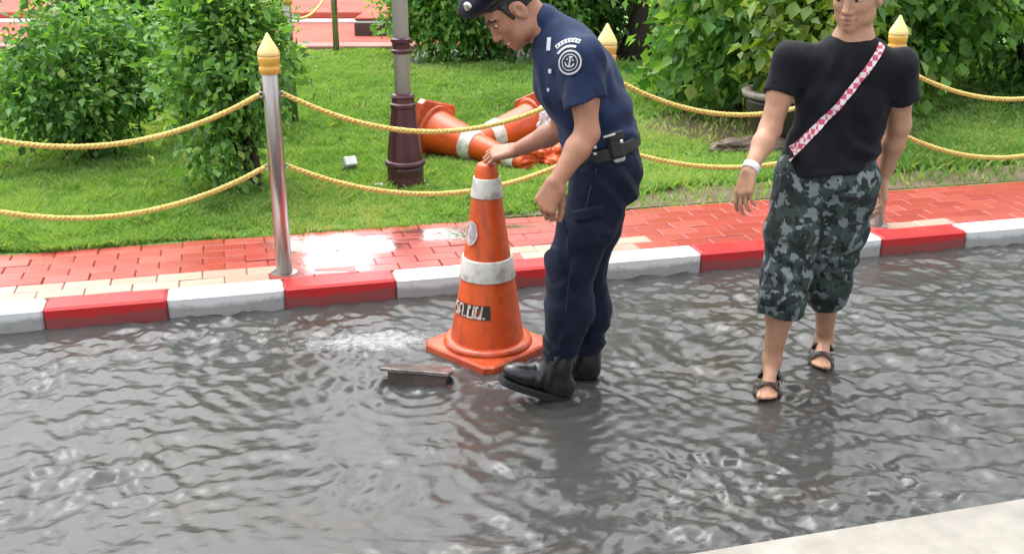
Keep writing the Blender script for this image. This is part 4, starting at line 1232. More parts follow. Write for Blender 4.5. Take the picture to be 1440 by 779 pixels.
def add_part(name, Fd, mat, parent, smooth=1):
    V, Fc = Fd.mesh(smooth)
    o = big_mesh(name, V, Fc, MT[mat], None, True)
    return keep(o, parent)
def face_parts(c, B, s, parent, smile=True):
    def L(x, y, z): return np.asarray(c) + s * (B[0] * x + B[1] * y + B[2] * z)
    for y in (-1, 1):
        f = Field(L(0.07, y * 0.031, 0) - 0.04, L(0.07, y * 0.031, 0) + 0.04, 0.0022)
        f.ell(L(0.0795, y * 0.031, 0.004), np.array((0.0088, 0.0130, 0.0058)) * s, B, 0)
        ew = add_part('eye', f, 'eye_white', parent)
        f = Field(L(0.08, y * 0.031, 0) - 0.03, L(0.08, y * 0.031, 0) + 0.03, 0.002)
        f.ell(L(0.0862, y * 0.0325, 0.003), np.array((0.0050, 0.0072, 0.0056)) * s, B, 0)
        o = add_part('iris', f, 'eye_dark', parent); 
        f = Field(L(0.08, y * 0.031, 0.02) - 0.05, L(0.08, y * 0.031, 0.02) + 0.05, 0.0025)
        f.chain([L(0.0935, y * 0.014, 0.021), L(0.0905, y * 0.036, 0.029), L(0.0745, y * 0.058, 0.020)], [0.0050 * s, 0.0056 * s, 0.0042 * s], 0.004)
        add_part('eyebrow', f, 'hair', parent)
    f = Field(L(0.09, 0, -0.07) - 0.05, L(0.09, 0, -0.07) + 0.05, 0.0025)
    sm = 0.007 if smile else 0.0
    f.chain([L(0.076, -0.030, -0.064 + sm), L(0.0935, 0, -0.0635), L(0.076, 0.030, -0.064 + sm)], [0.003 * s, 0.0048 * s, 0.003 * s], 0.004)
    f.chain([L(0.075, -0.029, -0.068 + sm), L(0.0905, 0, -0.0795 - sm * 0.3), L(0.075, 0.029, -0.068 + sm)], [0.003 * s, 0.0050 * s, 0.003 * s], 0.004)
    add_part('lips', f, 'lips', parent)
    if smile:
        f = Field(L(0.09, 0, -0.07) - 0.05, L(0.09, 0, -0.07) + 0.05, 0.0022)
        f.ell(L(0.0835, 0, -0.069), np.array((0.0085, 0.024, 0.0062)) * s, B, 0)
        add_part('teeth', f, 'teeth', parent)

YA = np.array([0, 1.0, 0])
def sleeve(f, a, b, u, rad, hollow, tilt, k=0.03):
    """a loose sleeve or trouser leg from a to the fraction u of a-b, with a clean open hem"""
    ax = unit(b - a); e = a + (b - a) * u; e2 = e + ax * 0.05; tl = unit(ax + tilt)
    g = Field(f.lo, f.lo + (f.n - 1) * f.h, f.h); g.n = f.n; g.d = np.full(f.n, 1.0, np.float32)
    g.seg(a, e2, rad[0], rad[1], 0.0)
    sl, q = g.region(np.minimum(a, e2) - 0.2, np.maximum(a, e2) + 0.2)
    pl_ = (q[0] - e[0]) * tl[0] + (q[1] - e[1]) * tl[1] + (q[2] - e[2]) * tl[2]
    pa = (q[0] - e[0]) * ax[0] + (q[1] - e[1]) * ax[1] + (q[2] - e[2]) * ax[2]
    rr = np.sqrt((q[0] - e[0] - pa * ax[0]) ** 2 + (q[1] - e[1] - pa * ax[1]) ** 2 + (q[2] - e[2] - pa * ax[2]) ** 2)
    D = np.maximum(g.d[sl], pl_)
    v = np.maximum(D, -np.maximum(rr - hollow, -(pl_ + 0.03)))
    O = f.d[sl]; hh = np.clip(0.5 + 0.5 * (O - v) / k, 0, 1) * (pl_ < -0.035)
    sm = O * (1 - hh) + v * hh - k * hh * (1 - hh)
    f.d[sl] = np.where(pl_ < -0.035, sm, np.minimum(O, v))
def build_officer():
    T = {}
    YC = 3.63
    root = empty('person', (0.24, 3.64, ROAD_Z), 'person in navy uniform and beret bending to hold the orange cone', 'person')
    J = dict(pel=at(853, 238, YC), waist=at(843, 196, YC), mid=at(834, 160, YC), chest=at(809, 112, YC), uch=at(792, 74, YC + 0.01), nb=at(776, 46, YC + 0.01),
             shN=at(818, 84, YC - 0.175), shF=at(786, 84, YC + 0.19), elN=at(826, 188, YC - 0.235), wrN=at(783, 255, YC - 0.30),
             elF=at(790, 182, YC + 0.255), wrF=at(727, 211, 3.950),
             hipN=at(850, 244, YC - 0.085), knN=at(803, 372, YC - 0.105), anN=at(785, 512, YC - 0.10),
             hipF=at(852, 244, YC + 0.085), knF=at(818, 380, YC + 0.07), anF=at(829, 505, YC + 0.075))
    hc = at(721, 14, YC - 0.005)
    fw = unit([-0.72, -0.20, -0.66]); left = unit(np.cross([0.3, 0, 1.0], fw)); 
    left = unit(np.array([0.16, -1.0, 0.05]) - fw * np.dot([0.16, -1.0, 0.05], fw)); crown = unit(np.cross(fw, left))
    HB = np.array([fw, left, crown])
    # ---- body
    f = Field((-0.28, 3.10, -0.05), (0.62, 4.22, 1.62), 0.0044)
    head(f, hc, HB, 1.0)
    nk = hc - HB[0] * 0.035 - HB[2] * 0.055
    f.seg(nk, J['nb'], 0.050, 0.058, 0.03)
    f.seg(J['nb'], J['uch'], 0.058, 0.085, 0.04, YA, 1.3)
    f.chain([J['uch'], J['chest'], J['waist'], J['pel']], [0.085, 0.100, 0.092, 0.100], 0.04, YA, 1.35)
    for sh, el, wr in (('shN', 'elN', 'wrN'), ('shF', 'elF', 'wrF')):
        f.seg(J['uch'], J[sh], 0.06, 0.050, 0.03)
        m = J[sh] * 0.45 + J[el] * 0.55
        f.chain([J[sh], m, J[el]], [0.050, 0.044, 0.037], 0.02)
        m2 = J[el] * 0.68 + J[wr] * 0.32
        f.chain([J[el], m2, J[wr]], [0.039, 0.040, 0.027], 0.02)
    for hp, kn, an in (('hipN', 'knN', 'anN'), ('hipF', 'knF', 'anF')):
        f.chain([J[hp], J[kn], J[an]], [0.075, 0.052, 0.036], 0.03)
    # far hand laid over the cone top, near hand hanging half closed
    top = np.array([CONE[0], CONE[1], CONE[2] + CH])
    wF = J['wrF']
    tgt = top + np.array([-0.060, 0.0, 0.012])
    hand(f, wF, tgt - wF + np.array([0, 0, 0.002]), (-0.15, -0.45, 1.0), -1, [(0.45, 0.85, 0.40), (0.50, 0.90, 0.40), (0.50, 0.90, 0.40), (0.50, 0.90, 0.40)], (0.75, 0.55, -0.45), 1.10, spread=0.10)
    wN = J['wrN']
    hand(f, wN, unit([-0.42, -0.05, -0.90]), (-0.45, -0.85, 0.10), 1, [(0.75, 0.9, 0.5), (0.85, 1.0, 0.6), (0.95, 1.0, 0.6), (1.0, 1.0, 0.6)], (0.8, 0.35, -0.55), 1.08)
    add_part('body', f, 'skin', root, 1)
    face_parts(hc, HB, 1.0, root)
    def HL(x, y, z): return hc + HB[0] * x + HB[1] * y + HB[2] * z
    # ---- hair
    f = Field(hc - 0.17, hc + 0.17, 0.004)
    f.ell(HL(-0.015, 0, 0.040), (0.102, 0.080, 0.090), HB, 0)
    f.ell(HL(0.075, 0, -0.035), (0.075, 0.12, 0.088), HB, 0.006, 'sub')
    f.ell(HL(-0.04, 0, -0.080), (0.10, 0.12, 0.066), HB, 0.01, 'sub')
    f.ell(HL(0.004, 0.085, -0.006), (0.026, 0.03, 0.036), HB, 0.004, 'sub'); f.ell(HL(0.004, -0.085, -0.006), (0.026, 0.03, 0.036), HB, 0.004, 'sub')
    for y in (-1, 1): f.seg(HL(0.030, y * 0.070, 0.035), HL(0.026, y * 0.069, -0.012), 0.012, 0.006, 0.004)
    f.warp(lambda x, y, z: 0.0025 * vnoise(x * 90, y * 90, z * 90))
    add_part('hair', f, 'hair', root)
    # ---- beret
    f = Field(hc - 0.22, hc + 0.22, 0.004)
    f.ell(HL(0.010, 0, 0.098), (0.118, 0.100, 0.046), HB, 0)
    f.ell(HL(0.058, -0.035, 0.100), (0.080, 0.075, 0.040), HB, 0.03)
    f.ell(HL(-0.012, 0, 0.020), (0.094, 0.072, 0.085), HB, 0.01, 'sub')
    f.warp(lambda x, y, z: 0.004 * vnoise(x * 22, y * 22, z * 22))
    br = add_part('beret', f, 'beret', root)
    f = Field(hc - 0.22, hc + 0.22, 0.004)
    f.chain([HL(0.098 * math.cos(a) - 0.002, 0.081 * math.sin(a), 0.066 + 0.008 * math.cos(a)) for a in np.linspace(0, 6.2832, 25)], [0.009] * 25, 0.004)
    keep(add_part('beret_band', f, 'webbing', root), root)
    bd = HL(0.110, 0.040, 0.108); Bz = unit(HB[0] * 0.85 + HB[1] * 0.5)
    V, F = lathe([(0.021, -0.004), (0.021, 0.002), (0.014, 0.006), (0.004, 0.009)], 16)
    Mx = Matrix.Translation(Vector(bd)) @ Vector(Bz).to_track_quat('Z', 'Y').to_matrix().to_4x4()
    keep(mesh_obj('cap_badge', xf(V, Mx), F, MT['buckle'], None, True), root)
    # ---- shirt
    def torso(f, g=0.0):
        f.seg(J['nb'] + np.array([0.01, 0, -0.012]), J['uch'], 0.062 + g, 0.098 + g, 0.03, YA, 1.42)
        f.chain([J['uch'], J['chest'], J['mid'], J['waist'], J['pel']], [0.098 + g, 0.126 + g, 0.118 + g, 0.114 + g, 0.119 + g], 0.04, YA, [1.42, 1.36, 1.30, 1.30, 1.38])
    bn = unit(J['mid'] - J['pel'])
    bc = at(848, 203, YC)                        # belt centre
    f = Field((-0.05, 3.2, 0.70), (0.62, 4.1, 1.52), 0.0055)
    torso(f, 0.006)
    for sh, el in (('shN', 'elN'), ('shF', 'elF')):
        f.seg(J['uch'] + np.array([0.01, 0, 0]), J[sh], 0.085, 0.068, 0.045)
        sleeve(f, J[sh], J[el], 0.60, (0.067, 0.074), 0.049, np.array([0.25, 0, 0.0]) if sh == 'shN' else np.zeros(3))
    # collar
    cb = J['nb'] + (nk - J['nb']) * 0.25; ca = unit(nk - J['nb'])
    f.seg(cb - ca * 0.03, cb + ca * 0.020, 0.070, 0.066, 0.012)
    f.cut(bc, -bn)
    def wr(x, y, z):
        u = (x - J['waist'][0]) * bn[0] + (z - J['waist'][2]) * bn[2]
        a = np.exp(-((u - 0.02) / 0.10) ** 2)
        w = 0.0065 * a * np.sin(2 * np.pi * (u * 13 + 1.1 * vnoise(x * 7, y * 7, z * 7) + x * 3))
        w += 0.0045 * vnoise(x * 15 + 3, y * 11, z * 9) + 0.003 * vnoise(x * 30, y * 24, z * 20)
        # diagonal pull from the armpit
        s = x * 0.9 + z * 0.6
        w += 0.009 * (np.abs(((s * 8 + 1.3 * vnoise(x * 6, y * 6, z * 6 + 4)) % 1.0) - 0.5) - 0.25) * 2 * np.exp(-(((z - J['chest'][2]) / 0.16) ** 2))
        return w
    f.warp(wr)
    shirt = add_part('shirt', f, 'shirt', root)
    # ---- trousers
    f = Field((-0.10, 3.2, -0.06), (0.62, 4.05, 1.05), 0.0055)
    f.chain([J['mid'], J['waist'], J['pel']], [0.112, 0.114, 0.119], 0.04, YA, [1.30, 1.30, 1.36])
    f.ell(J['pel'] + np.array([0.010, -0.07, -0.01]), (0.094, 0.096, 0.115), None, 0.04)
    f.ell(J['pel'] + np.array([0.010, 0.07, -0.01]), (0.094, 0.096, 0.115), None, 0.04)
    for hp, kn, an in (('hipN', 'knN', 'anN'), ('hipF', 'knF', 'anF')):
        th = J[hp] * 0.5 + J[kn] * 0.5 + np.array([0.006, 0, 0]); sn = J[kn] * 0.55 + J[an] * 0.45 + np.array([0.014, 0, 0]); hem = J[kn] * 0.20 + J[an] * 0.80
        f.chain([J[hp], th, J[kn], sn, hem], [0.106, 0.099, 0.084, 0.084, 0.066], 0.03)
    f.cut(bc + bn * 0.004, bn)
    # cargo pocket on the near thigh
    pc = J['hipN'] * 0.30 + J['knN'] * 0.70 + np.array([0.018, -0.086, 0])
    tx = unit(J['knN'] - J['hipN']); PB = np.array([unit(np.cross([0, -1, 0], tx)), tx, [0, -1.0, 0]])
    f.ell(pc, (0.066, 0.080, 0.017), PB, 0.006); f.ell(pc - tx * 0.058, (0.070, 0.024, 0.019), PB, 0.004)
    zk = J['knN'][2]
    def ridge(t):
        u = t - np.floor(t)
        return np.where(u < 0.22, u / 0.22, 1 - (u - 0.22) / 0.78) - 0.5
    def wt(x, y, z):
        n1 = vnoise(x * 6, y * 6, z * 6 + 2); n2 = vnoise(x * 9 + 5, y * 9, z * 4)
        low = np.exp(-((z - 0.15) / 0.09) ** 2); kn = np.exp(-((z - zk + 0.02) / 0.10) ** 2); hi = np.exp(-((z - 0.78) / 0.12) ** 2)
        w = 0.020 * low * ridge(z * 13 + 1.6 * n1 + x * 5) * (0.5 + n2) + 0.022 * kn * ridge(z * 8 - x * 6 + 1.5 * n1) * (0.6 + n2) + 0.016 * hi * ridge(z * 7 + x * 9 + 1.4 * n1)
        w += 0.006 * vnoise(x * 13, y * 13, z * 5) + 0.012 * ridge(x * 9 + z * 5 + 1.2 * n2) * np.clip(n1 + 0.4, 0, 1) + 0.0025 * vnoise(x * 34, y * 30, z * 18)
        return w
    f.warp(wt)
    trousers = add_part('trousers', f, 'trousers', root)
    # ---- belt and what hangs on it
    f = Field((-0.02, 3.3, 0.75), (0.62, 4.0, 1.15), 0.005)
    f.chain([J['mid'], J['waist'], J['pel']], [0.124, 0.1275, 0.133], 0.04, YA, [1.30, 1.30, 1.36])
    f.cut(bc + bn * 0.024, bn); f.cut(bc - bn * 0.024, -bn)
    belt = add_part('belt', f, 'webbing', root)
    ang = math.atan2(bn[0], bn[2])
    def on_belt(u, v, dy, sx, sy, sz, mat, name, bev=0.006):
        c = at(u, v, YC - dy)
        V, F = box_vf(sx, sy, sz, bev)
        o = mesh_obj(name, xf(V, Matrix.Translation(Vector(c)) @ Matrix.Rotation(ang, 4, 'Y')), F, MT[mat])
        return keep(o, root)
    on_belt(866, 205, 0.172, 0.050, 0.040, 0.085, 'webbing', 'pouch', 0.010)
    on_belt(866, 191, 0.186, 0.054, 0.018, 0.030, 'webbing', 'pouch_flap')
    on_belt(870, 221, 0.168, 0.040, 0.020, 0.034, 'light_grey', 'radio_clip')
    on_belt(874, 199, 0.192, 0.011, 0.010, 0.012, 'buckle', 'buckle', 0.002)
    on_belt(857, 191, 0.198, 0.040, 0.004, 0.007, 'buckle', 'buckle', 0.001)
    on_belt(837, 207, 0.186, 0.012, 0.010, 0.012, 'buckle', 'buckle', 0.002)
    on_belt(837, 216, 0.186, 0.012, 0.010, 0.010, 'buckle', 'buckle', 0.002)
    # ---- boots
    def boot(an, heel, toe, name):
        ax = unit(toe - heel); sd = unit(np.cross([0, 0, 1.0], ax)); up = np.cross(ax, sd)
        B = np.array([ax, sd, up]); Lf = np.linalg.norm(toe - heel)
        f = Field(np.minimum(np.minimum(heel, toe), an) - 0.12, np.maximum(np.maximum(heel, toe), an) + 0.18, 0.0045)
        q = lambda x, y, z: heel + ax * x * Lf + sd * y + up * z
        f.ell(q(0.16, 0, 0.045), (0.050, 0.037, 0.045), B, 0.02)
        f.ell(q(0.50, 0, 0.048), (0.105, 0.041, 0.043), B, 0.03)
        f.ell(q(0.80, 0, 0.042), (0.068, 0.045, 0.036), B, 0.03)
        f.seg(q(0.28, 0, 0.06), an + np.array([0, 0, 0.09]), 0.052, 0.057, 0.03)
        f.seg(q(0.55, 0, 0.06), an + np.array([-0.01, 0, 0.0]), 0.036, 0.048, 0.03)
        f.warp(lambda x, y, z: 0.0035 * np.sin(2 * np.pi * (((x - heel[0]) * ax[0] + (z - heel[2]) * ax[2]) * 26 + 0.8 * vnoise(x * 12, y * 12, z * 12))) * np.exp(-((((x - heel[0]) * ax[0] + (y - heel[1]) * ax[1] + (z - heel[2]) * ax[2]) / Lf - 0.52) / 0.16) ** 2))
        f.cut(heel + up * 0.012, -up)
        b = add_part('boot', f, 'leather', root)
        pts = []
        for a in np.linspace(0, 2 * math.pi, 40, endpoint=False):
            x = 0.5 + 0.52 * math.cos(a); w = 0.047 * (0.86 + 0.14 * math.cos(a)) * (abs(math.sin(a)) ** 0.55) * (1 if math.sin(a) > 0 else -1)
            pts.append((x, w))
        V, F = [], []
        for z in (-0.014, 0.006, 0.013):
            for x, w in pts: V.append(q(x, w * (1.0 if z < 0.01 else 0.97), z))
        n = len(pts)
        for j in range(2):
            for i in range(n): F.append((j * n + i, j * n + (i + 1) % n, (j + 1) * n + (i + 1) % n, (j + 1) * n + i))
        F += [tuple(range(n - 1, -1, -1)), tuple(2 * n + i for i in range(n))]
        keep(mesh_obj('sole', V, F, MT['rubber']), root)
        parts = []
        for k in range(5):
            c = q(0.52, 0, 0.083) * (1 - k / 5.5) + (an + np.array([-0.048, 0, 0.05])) * (k / 5.5)
            c = c + up * 0.008
            V, F = tube([c + sd * 0.020, c + up * 0.006 - ax * 0.000, c - sd * 0.020], 0.0032, 6)
            keep(mesh_obj('lace', V, F, MT['rubber'], None, True), root)
    boot(J['anN'], np.array([0.205, 3.545, -0.012]), np.array([-0.035, 3.485, 0.098]), 'near')
    boot(J['anF'], np.array([0.325, 3.700, ROAD_Z + 0.014]), np.array([0.075, 3.735, ROAD_Z + 0.020]), 'far')
    # ---- insignia, laid on the cloth
    from mathutils.bvhtree import BVHTree
    me = shirt.data
    bvh = BVHTree.FromPolygons([v.co[:] for v in me.vertices], [tuple(p.vertices) for p in me.polygons])
    bvt = BVHTree.FromPolygons([v.co[:] for v in trousers.data.vertices], [tuple(p.vertices) for p in trousers.data.polygons])
    def stick(name, V2, F, origin, X, Yv, Dn, mat, off, bvh=bvh):
        """flat shape in its own plane pressed on the cloth along Dn"""
        out = []
        for (a, b) in V2:
            p = np.asarray(origin) + X * a + Yv * b
            hit = bvh.ray_cast(Vector(p - Dn * 0.15), Vector(Dn), 0.4)[0]
            q = np.asarray(hit) if hit is not None else p
            out.append(q - Dn * (off if np.isscalar(off) else off[len(out)]))
        return keep(mesh_obj(name, out, F, MT[mat], None, True), root)
    def ringf(r0, r1, a0=0, a1=2 * math.pi, n=28, rows=2):
        V, F = [], []
        for j in range(rows + 1):
            r = r0 + (r1 - r0) * j / rows
            for i in range(n + 1):
                a = a0 + (a1 - a0) * i / n; V.append((r * math.cos(a), r * math.sin(a)))
        for j in range(rows):
            for i in range(n): F.append((j * (n + 1) + i, j * (n + 1) + i + 1, (j + 1) * (n + 1) + i + 1, (j + 1) * (n + 1) + i))
        return V, F
    oc = at(801, 88, YC - 0.24); Dn = np.array([0.10, 0.97, -0.22]); Dn = unit(Dn)
    Xv = unit(np.array([1.0, 0, -0.22]) - Dn * np.dot([1.0, 0, -0.22], Dn)); Yv = np.cross(Dn, Xv) * -1
    if Yv[2] < 0: Yv = -Yv
    V, F = ringf(0.002, 0.043, n=36, rows=5); pb = stick('shoulder_patch', V, F, oc, Xv, Yv, Dn, 'patch_navy', 0.0030)
    for r0, r1 in ((0.0335, 0.0385), (0.0235, 0.0262)):
        V, F = ringf(r0, r1, n=40); stick('patch_ring', V, F, oc, Xv, Yv, Dn, 'patch_white', 0.0045)
    # anchor-like figure inside the ring
    fig = [((-0.0025, -0.016), (0.0025, 0.014)), ((-0.012, 0.006), (0.012, 0.010)), ((-0.006, 0.014), (0.006, 0.019))]
    for (x0, y0), (x1, y1) in fig:
        V, F = [(x0, y0), (x1, y0), (x1, y1), (x0, y1)], [(0, 1, 2, 3)]
        stick('patch_figure', V, F, oc, Xv, Yv, Dn, 'patch_white', 0.0046)
    V, F = ringf(0.012, 0.0165, math.pi * 1.05, math.pi * 1.95, 14); stick('patch_figure', V, F, oc, Xv, Yv, Dn, 'patch_white', 0.0046)
    V, F = ringf(0.047, 0.055, math.pi * 0.44, math.pi * 0.86, 18); stick('patch_scroll', V, F, oc, Xv, Yv, Dn, 'patch_white', 0.0040)
    V, F = ringf(0.064, 0.079, math.pi * 0.42, math.pi * 0.80, 22); tb = stick('shoulder_title', V, F, oc, Xv, Yv, Dn, 'patch_white', 0.0036)
    for k in range(7):      # letters of the shoulder title, too small to read
        a = math.pi * (0.45 + 0.32 * k / 6)
        V, F = ringf(0.067, 0.076, a - 0.030, a + 0.030, 4); stick('title_letter', V, F, oc, Xv, Yv, Dn, 'patch_navy', 0.0050)
    # collar badge, pocket button, name tape on the chest
    def chest_mark(name, u, v, w, h, mat, off=0.004):
        c = at(u, v, YC - 0.25); V = [(-w / 2 + w * i / 4, -h / 2 + h * j / 4) for j in range(5) for i in range(5)]
        F = [(j * 5 + i, j * 5 + i + 1, j * 5 + i + 6, j * 5 + i + 5) for j in range(4) for i in range(4)]
        d = unit([0.25, 0.95, -0.15]); X = unit(np.array([1, 0, 0]) - d * d[0]); Y = np.cross(X, d); Y = Y if Y[2] > 0 else -Y
        stick(name, V, F, c, X, Y, d, mat, off)
    def panel(name, u, v, w, h, ang, mat, tree, lift, dirn=(0.05, 0.99, -0.1)):
        # a sewn-on cloth panel that follows the garment
        n = 9; c = at(u, v, YC - 0.30); d = unit(dirn)
        X = unit(np.array([math.cos(ang), 0, math.sin(ang)]) - d * np.dot(d, [math.cos(ang), 0, math.sin(ang)])); Y = np.cross(X, d); Y = Y if Y[2] > 0 else -Y
        V = [(-w / 2 + w * i / (n - 1), -h / 2 + h * j / (n - 1)) for j in range(n) for i in range(n)]
        off = [(0.001 if i in (0, n - 1) or j in (0, n - 1) else lift) for j in range(n) for i in range(n)]
        F = [(j * n + i, j * n + i + 1, (j + 1) * n + i + 1, (j + 1) * n + i) for j in range(n - 1) for i in range(n - 1)]
        return stick(name, V, F, c, X, Y, d, mat, off, tree)
    panel('cargo_pocket', 822, 338, 0.105, 0.120, R(14), 'trousers', bvt, 0.012)
    panel('pocket_flap', 828, 309, 0.112, 0.040, R(14), 'trousers', bvt, 0.019)
    # outer side seam of the near leg
    V, F = [], []
    for i, (u, v) in enumerate(((855, 235), (846, 262), (837, 290), (826, 330), (815, 365), (808, 400), (803, 435), (800, 470))):
        for du in (-1.1, 1.1):
            p = at(u + du, v, YC - 0.40); h = bvt.ray_cast(Vector(p), Vector((0.0, 1.0, 0.0)), 0.8)[0]
            V.append((np.asarray(h) if h is not None else p + np.array([0, 0.3, 0])) - np.array([0, 0.0025, 0]))
        if i: F.append((2 * i - 2, 2 * i - 1, 2 * i + 1, 2 * i))
    keep(mesh_obj('side_seam', V, F, MT['patch_navy'], None, True), root)
    chest_mark('collar_badge', 757.5, 60, 0.015, 0.042, 'patch_white')
    chest_mark('button', 762.5, 100, 0.013, 0.014, 'patch_white')
    chest_mark('button', 759, 127, 0.010, 0.011, 'patch_white')
    return J
build_officer()

def build_passer():
    Y0 = 3.64
    root = empty('person', (1.08, Y0, ROAD_Z), 'person in black tee and camouflage shorts wading with sandals', 'person')
    J = dict(pel=np.array([1.105, Y0 + 0.02, 0.80]), waist=np.array([1.12, Y0 + 0.02, 0.93]), chest=np.array([1.135, Y0 + 0.01, 1.08]), uch=np.array([1.14, Y0, 1.19]), nb=np.array([1.14, Y0 - 0.01, 1.27]),
             shR=at(1112, 84, Y0 + 0.05), elR=at(1083, 182, Y0 + 0.01), wrR=at(1054, 240, Y0 - 0.10),
             shL=np.array([1.285, Y0 - 0.065, 1.195]), elL=np.array([1.345, Y0 + 0.03, 0.98]), wrL=np.array([1.335, Y0 + 0.10, 0.77]),
             hipR=np.array([1.03, Y0 + 0.04, 0.79]), knR=np.array([0.975, Y0 - 0.04, 0.40]), anR=at(1086, 503, Y0 + 0.005),
             hipL=np.array([1.18, Y0 - 0.01, 0.79]), knL=np.array([1.17, Y0 + 0.09, 0.40]), anL=np.array([1.24, Y0 + 0.28, 0.085]))
    hc = np.array([1.135, Y0 - 0.03, 1.425])
    fw = unit([-0.62, -0.76, -0.22]); left = unit(np.cross([0, 0, 1.0], fw)); crown = np.cross(fw, left); HB = np.array([fw, left, crown])
    f = Field((0.70, 3.30, -0.05), (1.55, 4.05, 1.60), 0.0046)
    head(f, hc, HB, 0.95)
    f.seg(hc - HB[0] * 0.03 - HB[2] * 0.05, J['nb'], 0.045, 0.05, 0.03)
    f.seg(J['nb'], J['uch'], 0.05, 0.072, 0.04, np.array([0.92, -0.39, 0]), 1.4)
    f.chain([J['uch'], J['chest'], J['waist'], J['pel']], [0.072, 0.085, 0.078, 0.088], 0.04, np.array([0.92, -0.39, 0]), 1.4)
    for a, b, c in (('shR', 'elR', 'wrR'), ('shL', 'elL', 'wrL')):
        f.seg(J['uch'], J[a], 0.05, 0.044, 0.03)
        f.chain([J[a], (J[a] + J[b]) / 2, J[b]], [0.046, 0.043, 0.037], 0.02)
        f.chain([J[b], J[b] * 0.65 + J[c] * 0.35, J[c]], [0.037, 0.036, 0.023], 0.02)
    feet = {}
    for a, b, c in (('hipR', 'knR', 'anR'), ('hipL', 'knL', 'anL')):
        f.chain([J[a], (J[a] + J[b]) / 2, J[b]], [0.078, 0.066, 0.050], 0.03)
        cf = J[b] * 0.62 + J[c] * 0.38 + np.array([0.004, 0.012, 0])
        f.chain([J[b], cf, J[c]], [0.048, 0.046, 0.032], 0.03)
        d = unit([-0.28, -0.93, 0]); sd = np.array([-d[1], d[0], 0])
        he = np.array([J[c][0] + 0.004, J[c][1] + 0.025, 0.022]); feet[c] = (he, d, sd)
        f.seg(J[c], he + np.array([0, 0, 0.008]), 0.031, 0.026, 0.02)
        f.seg(J[c] + np.array([0, 0, -0.01]), he + d * 0.12, 0.030, 0.020, 0.02)
        f.seg(he, he + d * 0.13, 0.025, 0.019, 0.02, sd, 1.45)
        for k, (w, L) in enumerate(((-0.026, 0.175), (-0.008, 0.178), (0.006, 0.172), (0.018, 0.164), (0.029, 0.154))):
            sgn = 1 if c == 'anR' else -1
            f.seg(he + d * 0.13 + sd * w * sgn, he + d * L + sd * w * sgn + np.array([0, 0, -0.004]), 0.0095, 0.0085 if k else 0.011, 0.005)
    hand(f, J['wrR'], unit([-0.22, -0.18, -0.95]), (-0.75, -0.62, 0.0), -1, [(0.22, 0.40, 0.25), (0.30, 0.45, 0.3), (0.38, 0.5, 0.3), (0.45, 0.5, 0.3)], (0.85, 0.40, -0.35), 0.92, spread=0.05)
    hand(f, J['wrL'], unit([0.05, -0.2, -0.95]), (0.95, -0.2, 0.0), 1, [(0.35, 0.5, 0.3), (0.4, 0.5, 0.3), (0.45, 0.55, 0.3), (0.5, 0.55, 0.3)], (0.85, 0.40, -0.35), 0.92)
    add_part('body', f, 'skin_pale', root)
    face_parts(hc, HB, 0.95, root, False)
    f = Field(hc - 0.18, hc + 0.18, 0.0045)
    HL = lambda x, y, z: hc + 0.95 * (HB[0] * x + HB[1] * y + HB[2] * z)
    f.ell(HL(-0.015, 0, 0.040), (0.102, 0.082, 0.092), HB, 0); f.ell(HL(0.080, 0, -0.030), (0.070, 0.10, 0.085), HB, 0.006, 'sub'); f.ell(HL(-0.03, 0, -0.09), (0.10, 0.12, 0.060), HB, 0.01, 'sub')
    f.warp(lambda x, y, z: 0.003 * vnoise(x * 80, y * 80, z * 80)); add_part('hair', f, 'hair', root)
    X1 = np.array([0.92, -0.39, 0])
    # tee shirt
    f = Field((0.78, 3.35, 0.70), (1.55, 4.0, 1.36), 0.0055)
    f.seg(J['nb'] + np.array([0, 0, -0.03]), J['uch'], 0.060, 0.085, 0.03, X1, 1.5)
    f.chain([J['uch'], J['chest'], J['waist'], J['pel'] + np.array([0, 0, 0.0])], [0.088, 0.106, 0.106, 0.122], 0.04, X1, 1.40)
    for a, b in (('shR', 'elR'), ('shL', 'elL')):
        f.seg(J['uch'] + np.array([0, 0, 0.005]), J[a] - np.array([0, 0, 0.004]), 0.064, 0.057, 0.04)
        sleeve(f, J[a] - np.array([0, 0, 0.004]), J[b], 0.50, (0.058, 0.069), 0.045, np.zeros(3))
    f.cut((0, 0, 0.775), (0.05, 0, -1))
    f.warp(lambda x, y, z: 0.026 * (np.abs(((z * 5 + x * 4 + 1.5 * vnoise(x * 5, y * 5, z * 4)) % 1.0) - 0.5) - 0.25) * np.exp(-((z - 0.90) / 0.20) ** 2) + 0.012 * (np.abs(((x * 9 - z * 3 + 1.2 * vnoise(x * 6, y * 6, z * 4 + 7)) % 1.0) - 0.5) - 0.25) + 0.006 * vnoise(x * 12, y * 12, z * 8) + 0.003 * vnoise(x * 30, y * 30, z * 22))
    tee = add_part('tee_shirt', f, 'tee', root)
    nbp = J['nb'] + np.array([0, 0, -0.012]); ring = [nbp + np.array([0.066 * math.cos(a), 0.060 * math.sin(a) - 0.004, 0.012 * math.sin(a)]) for a in np.linspace(0, 6.2832, 29)]
    V, F = tube(ring, 0.0075, 8, False)
    keep(mesh_obj('neckband', V, F, MT['tee'], None, True), root)
    # shorts
    f = Field((0.80, 3.35, 0.22), (1.45, 4.05, 0.92), 0.0055)
    f.seg(J['waist'] - np.array([0, 0, 0.04]), J['pel'], 0.095, 0.104, 0.03, X1, 1.45)
